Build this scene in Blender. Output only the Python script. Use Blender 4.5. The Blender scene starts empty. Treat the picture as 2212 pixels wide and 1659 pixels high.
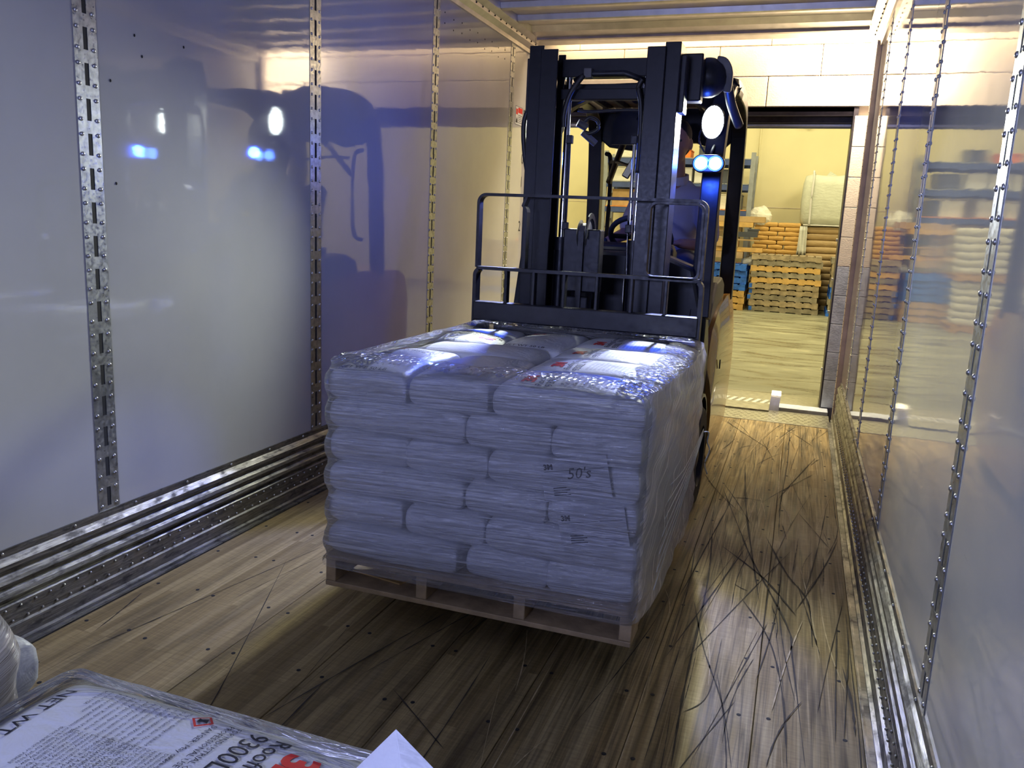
import bpy, bmesh, math, random
from mathutils import Vector, Matrix, noise as mnoise
random.seed(7)
PI = math.pi
sc = bpy.context.scene
COL = sc.collection

# ------------------------------------------------------------------ camera
cam_d = bpy.data.cameras.new('camera'); cam = bpy.data.objects.new('camera', cam_d); COL.objects.link(cam)
cam_d.sensor_width = 36.0; cam_d.lens = 36.0 * 1766.91 / 2212; cam_d.clip_start = 0.05; cam_d.clip_end = 100
f_ = Vector((-0.3195, 0.9283, -0.1903)).normalized()
r_ = Vector((0.942, 0.333, 0.044)); r_ = (r_ - f_ * r_.dot(f_)).normalized(); u_ = r_.cross(f_)
cam.matrix_world = Matrix(((r_.x, u_.x, -f_.x, 2.1468), (r_.y, u_.y, -f_.y, 0.0), (r_.z, u_.z, -f_.z, 1.3026), (0, 0, 0, 1)))
sc.camera = cam

# ------------------------------------------------------------------ colour management, world
sc.view_settings.view_transform = 'Standard'; sc.view_settings.look = 'None'
sc.view_settings.exposure = 0.0; sc.view_settings.gamma = 1.0; sc.view_settings.use_curve_mapping = False
w = bpy.data.worlds.new('night'); sc.world = w; w.use_nodes = True
w.node_tree.nodes['Background'].inputs[0].default_value = (0.10, 0.12, 0.20, 1)
w.node_tree.nodes['Background'].inputs[1].default_value = 0.05
sc.cycles.max_bounces = 10; sc.cycles.diffuse_bounces = 5; sc.cycles.glossy_bounces = 5
sc.cycles.transparent_max_bounces = 12; sc.cycles.sample_clamp_indirect = 6.0; sc.cycles.sample_clamp_direct = 0
sc.cycles.caustics_reflective = False; sc.cycles.caustics_refractive = False

# ------------------------------------------------------------------ lights
def lamp(name, kind, loc, power, color, size=None, target=None, **kw):
    d = bpy.data.lights.new(name, kind); d.energy = power; d.color = color
    if kind == 'AREA':
        if isinstance(size, tuple): d.shape = 'RECTANGLE'; d.size, d.size_y = size
        else: d.size = size
    elif size is not None: d.shadow_soft_size = size
    for k, v in kw.items(): setattr(d, k, v)
    o = bpy.data.objects.new(name, d); COL.objects.link(o); o.location = loc
    if target is not None:
        o.rotation_euler = (Vector(target) - Vector(loc)).to_track_quat('-Z', 'Y').to_euler()
    return o
# warehouse ceiling lamps (greenish yellow)
for lx in (-3.2, 1.5, 5.0):
    for ly in (9.2, 12.2, 14.8):
        lamp('warehouse_lamp', 'AREA', (lx, ly, 5.4), 108, (1.0, 0.88, 0.50), (1.6, 0.5), (lx, ly, 0))
# dock lamp strip on the building wall just above the trailer roof line
lamp('dock_lamp_and_fill', 'AREA', (1.35, 6.50, 2.82), 15, (1.0, 0.74, 0.42), (2.4, 0.08), (1.35, 6.53, 1.0))
lamp('dock_lamp_and_fill', 'AREA', (2.45, 6.45, 2.85), 110, (1.0, 0.84, 0.60), (0.14, 0.08), (2.43, 6.53, 0.8))  # fill light added to brighten the right door pillar, its true source unknown
# cool fill light added behind the camera, no such lamp is known there
lamp('nose_fill', 'AREA', (1.1, -1.22, 1.50), 50, (0.44, 0.50, 1.0), (0.8, 0.25), (1.2, 2.5, 1.1))
# fork truck work lights
for lx in (0.835, 1.665):
    lamp('work_light_beam', 'SPOT', (lx, 4.17, 1.835), 190, (0.95, 1.0, 0.84), 0.035, (lx, 0.6, 0.0), spot_size=math.radians(80), spot_blend=0.8)
    lamp('blue_light_beam', 'SPOT', (lx, 4.08, 1.63), 130, (0.03, 0.10, 1.0), 0.02, (lx - 0.1, 1.9, 0.0), spot_size=math.radians(46), spot_blend=0.35)
    lamp('blue_light_glow', 'POINT', (lx, 4.02, 1.64), 8, (0.03, 0.10, 1.0), 0.03)

# ------------------------------------------------------------------ materials
MATS = {}
def nmat(name):
    m = bpy.data.materials.new(name); m.use_nodes = True; nt = m.node_tree; MATS[name] = m
    return m, nt, nt.nodes['Principled BSDF']
def N(nt, typ, **kw):
    n = nt.nodes.new(typ)
    for k, v in kw.items():
        if k.startswith('i_'):
            key = k[2:]; key = int(key) if key.isdigit() else key.replace('_', ' ')
            n.inputs[key].default_value = v
        else: setattr(n, k, v)
    return n
def pos(nt, scale=(1, 1, 1), rot=(0, 0, 0), src='pos'):
    if src == 'pos': g = N(nt, 'ShaderNodeNewGeometry'); out = g.outputs['Position']
    elif src == 'obj': g = N(nt, 'ShaderNodeTexCoord'); out = g.outputs['Object']
    else: g = N(nt, 'ShaderNodeTexCoord'); out = g.outputs['UV']
    mp = N(nt, 'ShaderNodeMapping'); mp.inputs['Scale'].default_value = scale; mp.inputs['Rotation'].default_value = rot
    nt.links.new(out, mp.inputs['Vector']); return mp.outputs['Vector']
def noise(nt, vec, scale=5, detail=4, rough=0.55, dist=0.0):
    n = N(nt, 'ShaderNodeTexNoise'); n.inputs['Scale'].default_value = scale; n.inputs['Detail'].default_value = detail
    n.inputs['Roughness'].default_value = rough; n.inputs['Distortion'].default_value = dist
    nt.links.new(vec, n.inputs['Vector']); return n.outputs['Fac']
def ramp(nt, fac, stops, interp='LINEAR'):
    r = N(nt, 'ShaderNodeValToRGB'); r.color_ramp.interpolation = interp
    el = r.color_ramp.elements
    while len(el) < len(stops): el.new(0.5)
    for e, (p, c) in zip(el, stops):
        e.position = p; e.color = (c[0], c[1], c[2], 1) if isinstance(c, (tuple, list)) else (c, c, c, 1)
    nt.links.new(fac, r.inputs[0]); return r.outputs[0]
def mixc(nt, fac, a, b, mode='MIX'):
    m = N(nt, 'ShaderNodeMix', data_type='RGBA', blend_type=mode)
    for sock, v in ((0, fac), (6, a), (7, b)):
        if hasattr(v, 'links'): nt.links.new(v, m.inputs[sock])
        else: m.inputs[sock].default_value = v if sock == 0 else (v[0], v[1], v[2], 1)
    return m.outputs[2]
def math_(nt, op, a, b=0.0, clamp=False):
    m = N(nt, 'ShaderNodeMath', operation=op, use_clamp=clamp)
    for i, v in enumerate((a, b)):
        if hasattr(v, 'links'): nt.links.new(v, m.inputs[i])
        else: m.inputs[i].default_value = v
    return m.outputs[0]
def bump(nt, h, strength=0.3, dist=0.01, bs=None):
    b = N(nt, 'ShaderNodeBump'); b.inputs['Strength'].default_value = strength; b.inputs['Distance'].default_value = dist
    nt.links.new(h, b.inputs['Height'])
    if bs is not None: nt.links.new(b.outputs[0], bs.inputs['Normal'])
    return b.outputs[0]
def setp(bs, base=None, rough=None, metal=None, spec=None, coat=None, emis=None, estr=None, sheen=None):
    if base is not None: bs.inputs['Base Color'].default_value = (*base, 1)
    if rough is not None: bs.inputs['Roughness'].default_value = rough
    if metal is not None: bs.inputs['Metallic'].default_value = metal
    if spec is not None: bs.inputs['Specular IOR Level'].default_value = spec
    if coat is not None: bs.inputs['Coat Weight'].default_value = coat
    if emis is not None: bs.inputs['Emission Color'].default_value = (*emis, 1); bs.inputs['Emission Strength'].default_value = estr
def simple(name, base, rough=0.5, metal=0.0, var=0.15, vscale=8, bmp=0.0, bscale=60, coat=None, rvar=0.0, spec=None):
    m, nt, bs = nmat(name); setp(bs, base, rough, metal, coat=coat, spec=spec)
    v = pos(nt); n = noise(nt, v, vscale, 5)
    lo = tuple(c * (1 - var) for c in base); hi = tuple(min(1, c * (1 + var)) for c in base)
    nt.links.new(ramp(nt, n, [(0.3, lo), (0.7, hi)]), bs.inputs['Base Color'])
    if rvar: nt.links.new(ramp(nt, noise(nt, v, vscale * 2.3, 5), [(0.3, rough - rvar), (0.7, rough + rvar)]), bs.inputs['Roughness'])
    if bmp: bump(nt, noise(nt, v, bscale, 4), bmp, 0.004, bs)
    return m

# glossy white trailer liner
def liner():
    m, nt, bs = nmat('white_liner'); setp(bs, rough=0.05, spec=1.0)
    g = pos(nt)
    stain = noise(nt, g, 1.3, 6, 0.6)
    base = ramp(nt, stain, [(0.3, (0.43, 0.43, 0.445)), (0.75, (0.52, 0.52, 0.525))])
    sc1 = noise(nt, pos(nt, (1, 2.2, 26), (0.12, 0, 0)), 2.2, 8, 0.7)
    base = mixc(nt, ramp(nt, sc1, [(0.70, 0.0), (0.76, 0.55)]), base, (0.22, 0.20, 0.19))
    sc2 = noise(nt, pos(nt, (1, 22, 3), (0.35, 0, 0)), 2.0, 8, 0.7)
    base = mixc(nt, ramp(nt, sc2, [(0.73, 0.0), (0.78, 0.5)]), base, (0.18, 0.17, 0.17))
    nt.links.new(base, bs.inputs['Base Color'])
    nt.links.new(ramp(nt, noise(nt, g, 3.0, 5), [(0.3, 0.028), (0.75, 0.065)]), bs.inputs['Roughness'])
    h1 = noise(nt, pos(nt, (1, 1, 1.6)), 1.8, 2, 0.4)
    h2 = noise(nt, pos(nt, (1, 1, 9)), 3.0, 3, 0.5)
    h = math_(nt, 'ADD', math_(nt, 'MULTIPLY', h1, 1.0), math_(nt, 'MULTIPLY', h2, 0.10))
    bump(nt, h, 0.05, 0.03, bs)
    return m
liner()
simple('galvanised', (0.42, 0.43, 0.42), 0.38, 0.85, 0.30, 38, 0.05, 150, rvar=0.12)
simple('scuffed_aluminium', (0.36, 0.35, 0.33), 0.36, 0.9, 0.45, 14, 0.25, 40, rvar=0.16)
def scuff():
    m, nt, bs = nmat('scuff_metal'); setp(bs, metal=0.85, rough=0.38)
    n1 = noise(nt, pos(nt, (1, 1.6, 34)), 4, 8, 0.7); n2 = noise(nt, pos(nt, (1, 3, 9)), 5, 6, 0.65)
    base = ramp(nt, n1, [(0.35, (0.10, 0.095, 0.085)), (0.55, (0.24, 0.23, 0.21)), (0.75, (0.42, 0.40, 0.36))])
    base = mixc(nt, ramp(nt, n2, [(0.52, 0.0), (0.66, 0.75)]), base, (0.045, 0.042, 0.04))
    nt.links.new(base, bs.inputs['Base Color'])
    nt.links.new(ramp(nt, n2, [(0.4, 0.36), (0.65, 0.65)]), bs.inputs['Roughness'])
    bump(nt, n1, 0.35, 0.004, bs); return m
scuff()
simple('rail_aluminium', (0.55, 0.53, 0.50), 0.34, 0.7, 0.12, 10, rvar=0.06)
simple('roof_sheet', (0.82, 0.80, 0.76), 0.28, 0.3, 0.08, 5, 0.10, 4)
simple('slot_dark', (0.01, 0.01, 0.012), 0.8)
simple('rivet_metal', (0.55, 0.55, 0.53), 0.3, 0.9, 0.2, 40)

def wood_floor():
    m, nt, bs = nmat('floor_wood'); setp(bs, rough=0.6, spec=0.25)
    g = N(nt, 'ShaderNodeNewGeometry').outputs['Position']
    # laminated strips: brick texture rotated so its rows run along y
    mp = N(nt, 'ShaderNodeMapping'); mp.inputs['Rotation'].default_value = (0, 0, PI / 2); nt.links.new(g, mp.inputs['Vector'])
    br = N(nt, 'ShaderNodeTexBrick'); nt.links.new(mp.outputs[0], br.inputs['Vector'])
    br.inputs['Color1'].default_value = (0.0, 0, 0, 1); br.inputs['Color2'].default_value = (1, 1, 1, 1); br.inputs['Mortar'].default_value = (0.3, 0.3, 0.3, 1)
    br.inputs['Scale'].default_value = 1.0; br.inputs['Mortar Size'].default_value = 0.0012; br.inputs['Brick Width'].default_value = 0.9
    br.inputs['Row Height'].default_value = 0.0295; br.inputs['Bias'].default_value = 0.0; br.offset = 0.37; br.offset_frequency = 3
    strip = ramp(nt, br.outputs['Color'], [(0.0, (0.245, 0.175, 0.075)), (0.5, (0.33, 0.242, 0.11)), (1.0, (0.43, 0.325, 0.155))])
    grain = noise(nt, pos(nt, (70, 1.6, 1)), 1.6, 8, 0.7)
    base = mixc(nt, 0.55, strip, ramp(nt, grain, [(0.25, 0.35), (0.5, 1.0), (0.75, 1.45)]), 'MULTIPLY')
    blot = noise(nt, pos(nt, (4.5, 0.42, 1)), 1.9, 7, 0.64)
    base = mixc(nt, ramp(nt, blot, [(0.50, 0.0), (0.68, 0.6)]), base, (0.036, 0.028, 0.018))
    pale = noise(nt, pos(nt, (7.0, 0.5, 1), (0, 0, 0.06)), 1.9, 7, 0.62)
    base = mixc(nt, ramp(nt, pale, [(0.56, 0.0), (0.68, 0.45)]), base, (0.42, 0.33, 0.19))
    sx_ = N(nt, 'ShaderNodeSeparateXYZ'); nt.links.new(g, sx_.inputs[0])
    lane = ramp(nt, math_(nt, 'MULTIPLY', sx_.outputs[0], 0.4), [(0.40, 0.12), (0.66, 0.7)])
    mask = math_(nt, 'MULTIPLY', ramp(nt, noise(nt, g, 0.9, 3), [(0.36, 0.35), (0.55, 1.0)]), lane)
    for k, (rot, s, thr, dk) in enumerate([(0.05, 1.0, 0.050, .8), (-0.07, 1.3, 0.035, .7), (0.13, 0.9, 0.030, .7), (-0.16, 1.1, 0.028, .8), (0.02, 1.9, 0.050, .6), (-0.03, 2.3, 0.045, .7), (0.10, 1.7, 0.030, .8), (0.24, 1.2, 0.022, .8), (-0.11, 2.6, 0.040, .7), (-0.28, 0.8, 0.014, .9)]):
        nn = noise(nt, pos(nt, (8 * s, 0.20 * s, 1), (0, 0, rot)), 1.2 + 0.13 * k, 1.6, 0.4, 0.05)
        d = math_(nt, 'ABSOLUTE', math_(nt, 'SUBTRACT', nn, 0.5))
        brk = ramp(nt, noise(nt, pos(nt, (2.2, 0.28, 1)), 2.0 + 0.5 * k, 2, 0.5), [(0.46, 0.0), (0.56, 1.0)])
        line = math_(nt, 'MULTIPLY', math_(nt, 'MULTIPLY', ramp(nt, d, [(0.0, 1.0), (thr, 0.0)]), mask), brk)
        base = mixc(nt, math_(nt, 'MULTIPLY', line, dk), base, (0.022, 0.017, 0.012) if k % 3 != 1 else (0.60, 0.48, 0.27))
    fine = noise(nt, pos(nt, (16, 120, 1)), 1.0, 4, 0.6)
    base = mixc(nt, 0.35, base, ramp(nt, fine, [(0.3, 0.5), (0.7, 1.3)]), 'MULTIPLY')
    nt.links.new(base, bs.inputs['Base Color'])
    nt.links.new(ramp(nt, noise(nt, pos(nt, (12, 2, 1)), 2.0, 5), [(0.3, 0.50), (0.7, 0.72)]), bs.inputs['Roughness'])
    bump(nt, math_(nt, 'ADD', grain, math_(nt, 'MULTIPLY', fine, 0.5)), 0.10, 0.002, bs)
    return m
wood_floor()

def bag_mat(name, base, dust=(0.4, 0.4, 0.4), rough=0.42):
    m, nt, bs = nmat(name); setp(bs, rough=rough, spec=0.4)
    o = pos(nt, src='obj')
    n1 = noise(nt, o, 7, 6, 0.6)
    nt.links.new(ramp(nt, n1, [(0.3, tuple(c * 0.86 for c in base)), (0.7, base)]), bs.inputs['Base Color'])
    w1 = noise(nt, pos(nt, (1.0, 1.6, 3.0), src='obj'), 9, 4, 0.55, 0.6); w2 = noise(nt, o, 36, 3, 0.6, 1.0)
    bump(nt, math_(nt, 'ADD', w1, math_(nt, 'MULTIPLY', w2, 0.22)), 0.55, 0.012, bs)
    return m
bag_mat('white_bag', (0.70, 0.71, 0.73))
bag_mat('kraft_bag', (0.55, 0.33, 0.10), rough=0.6)
bag_mat('pale_bag', (0.72, 0.72, 0.68), rough=0.5)
bag_mat('brown_bag', (0.38, 0.27, 0.14), rough=0.45)
bag_mat('bulk_fabric', (0.56, 0.60, 0.55), rough=0.6)
bag_mat('clear_sheet', (0.62, 0.64, 0.62), rough=0.3)
simple('ink_black', (0.015, 0.015, 0.025), 0.5)
simple('ink_red', (0.62, 0.03, 0.025), 0.5)
simple('paper', (0.60, 0.61, 0.64), 0.6, var=0.05)

def film(name, sx, sy, dens, crinkle=0.0, haze=0.28, wob=0.25, tint=(0.85, 0.87, 0.9), skew=0.0):
    """stretch film: mostly see-through, with stretched streaks that scatter light"""
    m, nt, bs = nmat(name); nt.nodes.remove(bs)
    out = [n for n in nt.nodes if n.type == 'OUTPUT_MATERIAL'][0]
    uv = N(nt, 'ShaderNodeTexCoord').outputs['UV']
    mp = N(nt, 'ShaderNodeMapping'); mp.inputs['Scale'].default_value = (sx, sy, 1); nt.links.new(uv, mp.inputs['Vector'])
    v = mp.outputs[0]
    s1 = noise(nt, v, 1.0, 5, 0.6, wob); s2 = noise(nt, v, 2.7, 3, 0.6, 0.2)
    mp2 = N(nt, 'ShaderNodeMapping'); mp2.inputs['Scale'].default_value = (3, 4, 1); nt.links.new(uv, mp2.inputs['Vector'])
    big = noise(nt, mp2.outputs[0], 1.0, 3)
    streak = math_(nt, 'MULTIPLY', ramp(nt, s1, [(0.52, 0.0), (0.64, 1.0)]), ramp(nt, big, [(0.38, 0.25), (0.62, 1.0)]))
    dn = math_(nt, 'ADD', math_(nt, 'MULTIPLY', streak, dens), dens * haze, True)
    tr = N(nt, 'ShaderNodeBsdfTransparent'); tr.inputs[0].default_value = (0.97, 0.97, 0.985, 1)
    df = N(nt, 'ShaderNodeBsdfDiffuse'); df.inputs[0].default_value = (*tint, 1)
    tl = N(nt, 'ShaderNodeBsdfTranslucent'); tl.inputs[0].default_value = (*tint, 1)
    a = N(nt, 'ShaderNodeMixShader', i_0=0.45); nt.links.new(df.outputs[0], a.inputs[1]); nt.links.new(tl.outputs[0], a.inputs[2])
    b = N(nt, 'ShaderNodeMixShader'); nt.links.new(dn, b.inputs[0]); nt.links.new(tr.outputs[0], b.inputs[1]); nt.links.new(a.outputs[0], b.inputs[2])
    gl = N(nt, 'ShaderNodeBsdfGlossy'); gl.inputs['Roughness'].default_value = 0.2; gl.inputs[0].default_value = (1, 1, 1, 1)
    h = math_(nt, 'ADD', s1, math_(nt, 'MULTIPLY', s2, 0.4))
    if crinkle:
        cr = N(nt, 'ShaderNodeTexVoronoi', feature='F1'); cr.inputs['Scale'].default_value = 60
        nt.links.new(N(nt, 'ShaderNodeNewGeometry').outputs['Position'], cr.inputs['Vector'])
        h = math_(nt, 'ADD', h, math_(nt, 'MULTIPLY', cr.outputs['Distance'], crinkle * 1.6))
    bn = bump(nt, h, 1.0, 0.02); nt.links.new(bn, gl.inputs['Normal'])
    fr = N(nt, 'ShaderNodeFresnel'); fr.inputs[0].default_value = 1.45; nt.links.new(bn, fr.inputs['Normal'])
    fac = math_(nt, 'ADD', math_(nt, 'MULTIPLY', fr.outputs[0], 0.9), 0.06, True)
    c = N(nt, 'ShaderNodeMixShader'); nt.links.new(fac, c.inputs[0]); nt.links.new(b.outputs[0], c.inputs[1]); nt.links.new(gl.outputs[0], c.inputs[2])
    nt.links.new(c.outputs[0], out.inputs['Surface']); return m
film('film_front', 1.3, 90, 0.50, haze=0.2)
film('film_side', 0.5, 48, 1.0, haze=0.45, wob=0.0, tint=(0.95, 0.88, 0.82))  # warm light falling on this side is put into the film tint
film('film_top', 14, 14, 0.16, crinkle=0.9)

film('film_near', 3, 60, 0.30, haze=0.3)
simple('pallet_wood', (0.42, 0.31, 0.18), 0.7, var=0.25, vscale=14, bmp=0.3)
simple('old_pallet_wood', (0.33, 0.27, 0.19), 0.75, var=0.35, vscale=9, bmp=0.3)
simple('new_pallet_wood', (0.56, 0.36, 0.13), 0.7, var=0.22, vscale=9, bmp=0.3)
simple('grey_pallet_wood', (0.25, 0.225, 0.18), 0.8, var=0.35, vscale=9, bmp=0.3)
simple('blue_paint_wood', (0.02, 0.13, 0.62), 0.6, var=0.4, vscale=16, bmp=0.2)
simple('cardboard', (0.42, 0.29, 0.15), 0.8, var=0.15)
simple('black_paint', (0.006, 0.006, 0.009), 0.35, 0.0, 0.4, 25, 0.02, 60, rvar=0.05, spec=0.35)
simple('black_steel', (0.012, 0.012, 0.016), 0.42, 0.2, 0.5, 18, 0.05, 50, rvar=0.10)
simple('rubber', (0.012, 0.012, 0.012), 0.75, var=0.3, bmp=0.2)
simple('hose_rubber', (0.02, 0.018, 0.017), 0.45)
simple('chrome_rod', (0.65, 0.65, 0.66), 0.12, 1.0, 0.05)
simple('body_orange', (0.40, 0.19, 0.035), 0.25, 0.0, 0.10, 5, coat=0.4)
simple('grey_trim', (0.11, 0.105, 0.10), 0.45, bmp=0.1)
simple('mirror_glass', (0.85, 0.85, 0.85), 0.03, 1.0, 0.01)
simple('seat_vinyl', (0.02, 0.02, 0.022), 0.55)
simple('concrete_floor', (0.34, 0.35, 0.27), 0.42, var=0.22, vscale=2.2, bmp=0.05, rvar=0.12)
simple('yellow_wall', (0.66, 0.62, 0.42), 0.7, var=0.04, vscale=1.5)
simple('block_paint', (0.84, 0.76, 0.64), 0.65, var=0.06, vscale=20, bmp=0.25, bscale=90)
simple('block_grey_paint', (0.50, 0.55, 0.64), 0.5, var=0.22, vscale=16, bmp=0.4, bscale=70)
simple('mortar', (0.6, 0.54, 0.48), 0.9)
simple('dark_frame', (0.035, 0.030, 0.040), 0.45, 0.2, 0.3, 20)
simple('weather_seal', (0.55, 0.47, 0.43), 0.6, var=0.2)
simple('dock_steel', (0.30, 0.29, 0.22), 0.38, 0.6, 0.25, 25, 0.3, 60)
simple('bright_steel', (0.80, 0.82, 0.84), 0.3, 0.6, 0.1, 25)
simple('rack_blue', (0.04, 0.07, 0.22), 0.5)
simple('rack_grey', (0.26, 0.29, 0.34), 0.5, 0.3)
simple('dark_plastic', (0.05, 0.06, 0.09), 0.5)
simple('orange_board', (0.62, 0.24, 0.06), 0.7)
simple('orange_rag', (0.75, 0.20, 0.04), 0.8)
simple('skin', (0.42, 0.22, 0.15), 0.5, var=0.08, vscale=20)
simple('white_shirt', (0.55, 0.52, 0.55), 0.8, var=0.05, bmp=0.25, bscale=14)
simple('dark_trousers', (0.03, 0.035, 0.06), 0.8, bmp=0.2, bscale=14)
simple('khaki_cloth', (0.20, 0.16, 0.10), 0.8)
simple('dark_hair', (0.02, 0.014, 0.01), 0.6, bmp=0.6, bscale=120)
simple('charcoal_paint', (0.03, 0.03, 0.03), 0.5)
def emis(name, col, strength):
    m, nt, bs = nmat(name); setp(bs, (0.2, 0.2, 0.2), 0.2, emis=col, estr=strength); return m
emis('white_led', (0.88, 1.0, 0.95), 12)
emis('white_led_chip', (0.92, 1.0, 0.97), 50)
emis('blue_led', (0.18, 0.45, 1.0), 9)
emis('blue_rim', (0.0, 0.06, 1.0), 3.0)
def dock_dust():
    m, nt, bs = nmat('dusty_concrete'); setp(bs, rough=0.4, spec=0.35)
    g = N(nt, 'ShaderNodeNewGeometry').outputs['Position']
    n = noise(nt, pos(nt, (0.9, 2.4, 1), (0, 0, 0.25)), 1.4, 7, 0.62, 0.8)
    base = ramp(nt, n, [(0.38, (0.07, 0.058, 0.035)), (0.45, (0.20, 0.195, 0.14)), (0.58, (0.27, 0.27, 0.20)), (0.68, (0.44, 0.42, 0.30))])
    far = noise(nt, pos(nt, (0.5, 2.5, 1)), 1.2, 6, 0.6)
    base = mixc(nt, 0.45, base, ramp(nt, far, [(0.35, (0.20, 0.20, 0.155)), (0.65, (0.30, 0.30, 0.23))]))
    nt.links.new(base, bs.inputs['Base Color'])
    nt.links.new(ramp(nt, n, [(0.36, 0.22), (0.6, 0.6)]), bs.inputs['Roughness'])
    bump(nt, n, 0.3, 0.01, bs); return m
dock_dust()

# ------------------------------------------------------------------ mesh helpers
class MB:
    def __init__(s): s.v = []; s.f = []; s.uv = None
    def add(s, vs, fs):
        b = len(s.v); s.v += [tuple(p) for p in vs]; s.f += [tuple(i + b for i in f) for f in fs]; return s
    def box(s, x0, x1, y0, y1, z0, z1):
        return s.add([(x0, y0, z0), (x1, y0, z0), (x1, y1, z0), (x0, y1, z0), (x0, y0, z1), (x1, y0, z1), (x1, y1, z1), (x0, y1, z1)],
                     [(0, 3, 2, 1), (4, 5, 6, 7), (0, 1, 5, 4), (1, 2, 6, 5), (2, 3, 7, 6), (3, 0, 4, 7)])
    def obox(s, c, dx, dy, dz, m):
        m = m.to_3x3(); c = Vector(c); out = []
        for z in (-1, 1):
            for (x, y) in ((-1, -1), (1, -1), (1, 1), (-1, 1)):
                out.append(c + m @ Vector((x * dx / 2, y * dy / 2, z * dz / 2)))
        return s.add(out, [(0, 3, 2, 1), (4, 5, 6, 7), (0, 1, 5, 4), (1, 2, 6, 5), (2, 3, 7, 6), (3, 0, 4, 7)])
    def sweep(s, path, prof, up=(0, 0, 1), closed=False, cap=True):
        """prof: list of (a,b) in the side/up frame"""
        P = [Vector(p) for p in path]; n = len(P); k = len(prof); base = len(s.v); up = Vector(up)
        for i in range(n):
            if closed: t = P[(i + 1) % n] - P[i - 1]
            else: t = P[min(i + 1, n - 1)] - P[max(i - 1, 0)]
            t.normalize(); side = t.cross(up)
            if side.length < 1e-4: side = t.cross(Vector((1, 0, 0)))
            side.normalize(); uu = side.cross(t)
            for a, b in prof: s.v.append(tuple(P[i] + side * a + uu * b))
        for i in range(n if closed else n - 1):
            j = (i + 1) % n
            for q in range(k):
                r = (q + 1) % k
                s.f.append((base + i * k + q, base + i * k + r, base + j * k + r, base + j * k + q))
        if cap and not closed:
            s.f.append(tuple(base + q for q in range(k))[::-1]); s.f.append(tuple(base + (n - 1) * k + q for q in range(k)))
        return s
    def tube(s, path, r, seg=8, closed=False, up=(0, 0, 1)):
        return s.sweep(path, [(r * math.cos(2 * PI * q / seg), r * math.sin(2 * PI * q / seg)) for q in range(seg)], up, closed)
    def bar(s, path, w, h, up=(0, 0, 1), closed=False):
        return s.sweep(path, [(-w / 2, -h / 2), (w / 2, -h / 2), (w / 2, h / 2), (-w / 2, h / 2)], up, closed)
    def cyl(s, p0, p1, r0, r1=None, seg=16):
        r1 = r0 if r1 is None else r1; p0 = Vector(p0); p1 = Vector(p1); t = (p1 - p0).normalized()
        a = t.orthogonal().normalized(); b = t.cross(a); base = len(s.v)
        for p, r in ((p0, r0), (p1, r1)):
            for q in range(seg):
                an = 2 * PI * q / seg; s.v.append(tuple(p + a * (r * math.cos(an)) + b * (r * math.sin(an))))
        for q in range(seg):
            r = (q + 1) % seg; s.f.append((base + q, base + r, base + seg + r, base + seg + q))
        s.f.append(tuple(base + q for q in range(seg))[::-1]); s.f.append(tuple(base + seg + q for q in range(seg))); return s
    def lathe(s, c, axis, prof, seg=20):
        """prof: (radius, offset along axis)"""
        c = Vector(c); t = Vector(axis).normalized(); a = t.orthogonal().normalized(); b = t.cross(a); base = len(s.v); n = len(prof)
        for r, o in prof:
            for q in range(seg):
                an = 2 * PI * q / seg; s.v.append(tuple(c + t * o + a * (r * math.cos(an)) + b * (r * math.sin(an))))
        for i in range(n - 1):
            for q in range(seg):
                r = (q + 1) % seg; s.f.append((base + i * seg + q, base + i * seg + r, base + (i + 1) * seg + r, base + (i + 1) * seg + q))
        s.f.append(tuple(base + q for q in range(seg))[::-1]); s.f.append(tuple(base + (n - 1) * seg + q for q in range(seg))); return s
    def prism(s, poly, d0, d1, axis='x'):
        """poly 2-D points extruded along axis between d0 and d1"""
        def P(a, b, d): return {'x': (d, a, b), 'y': (a, d, b), 'z': (a, b, d)}[axis]
        n = len(poly); base = len(s.v)
        s.v += [P(a, b, d0) for a, b in poly] + [P(a, b, d1) for a, b in poly]
        s.f.append(tuple(base + i for i in range(n))[::-1]); s.f.append(tuple(base + n + i for i in range(n)))
        for i in range(n):
            j = (i + 1) % n; s.f.append((base + i, base + j, base + n + j, base + n + i))
        return s
    def ell(s, c, rx, ry, rz, seg=16, rings=10, m=None):
        c = Vector(c); base = len(s.v); m = m.to_3x3() if m else Matrix.Identity(3)
        s.v.append(tuple(c + m @ Vector((0, 0, rz))))
        for i in range(1, rings):
            th = PI * i / rings
            for q in range(seg):
                an = 2 * PI * q / seg; s.v.append(tuple(c + m @ Vector((rx * math.sin(th) * math.cos(an), ry * math.sin(th) * math.sin(an), rz * math.cos(th)))))
        s.v.append(tuple(c + m @ Vector((0, 0, -rz)))); last = len(s.v) - 1
        for q in range(seg):
            r = (q + 1) % seg; s.f.append((base, base + 1 + q, base + 1 + r))
            for i in range(rings - 2):
                k = base + 1 + i * seg; s.f.append((k + q, k + seg + q, k + seg + r, k + r))
            k = base + 1 + (rings - 2) * seg; s.f.append((k + q, last, k + r))
        return s
    def capsule(s, p0, p1, r0, r1, seg=14):
        p0 = Vector(p0); p1 = Vector(p1)
        s.cyl(p0, p1, r0, r1, seg); s.ell(p0, r0, r0, r0, seg, 8); s.ell(p1, r1, r1, r1, seg, 8); return s
def mesh_from(name, mb, off=(0, 0, 0), smooth=False, recalc=True):
    me = bpy.data.meshes.new(name)
    me.from_pydata([(p[0] - off[0], p[1] - off[1], p[2] - off[2]) for p in mb.v], [], mb.f)
    if recalc:
        bm = bmesh.new(); bm.from_mesh(me); bmesh.ops.recalc_face_normals(bm, faces=bm.faces); bm.to_mesh(me); bm.free()
    if smooth:
        me.polygons.foreach_set('use_smooth', [True] * len(me.polygons))
    return me
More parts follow.
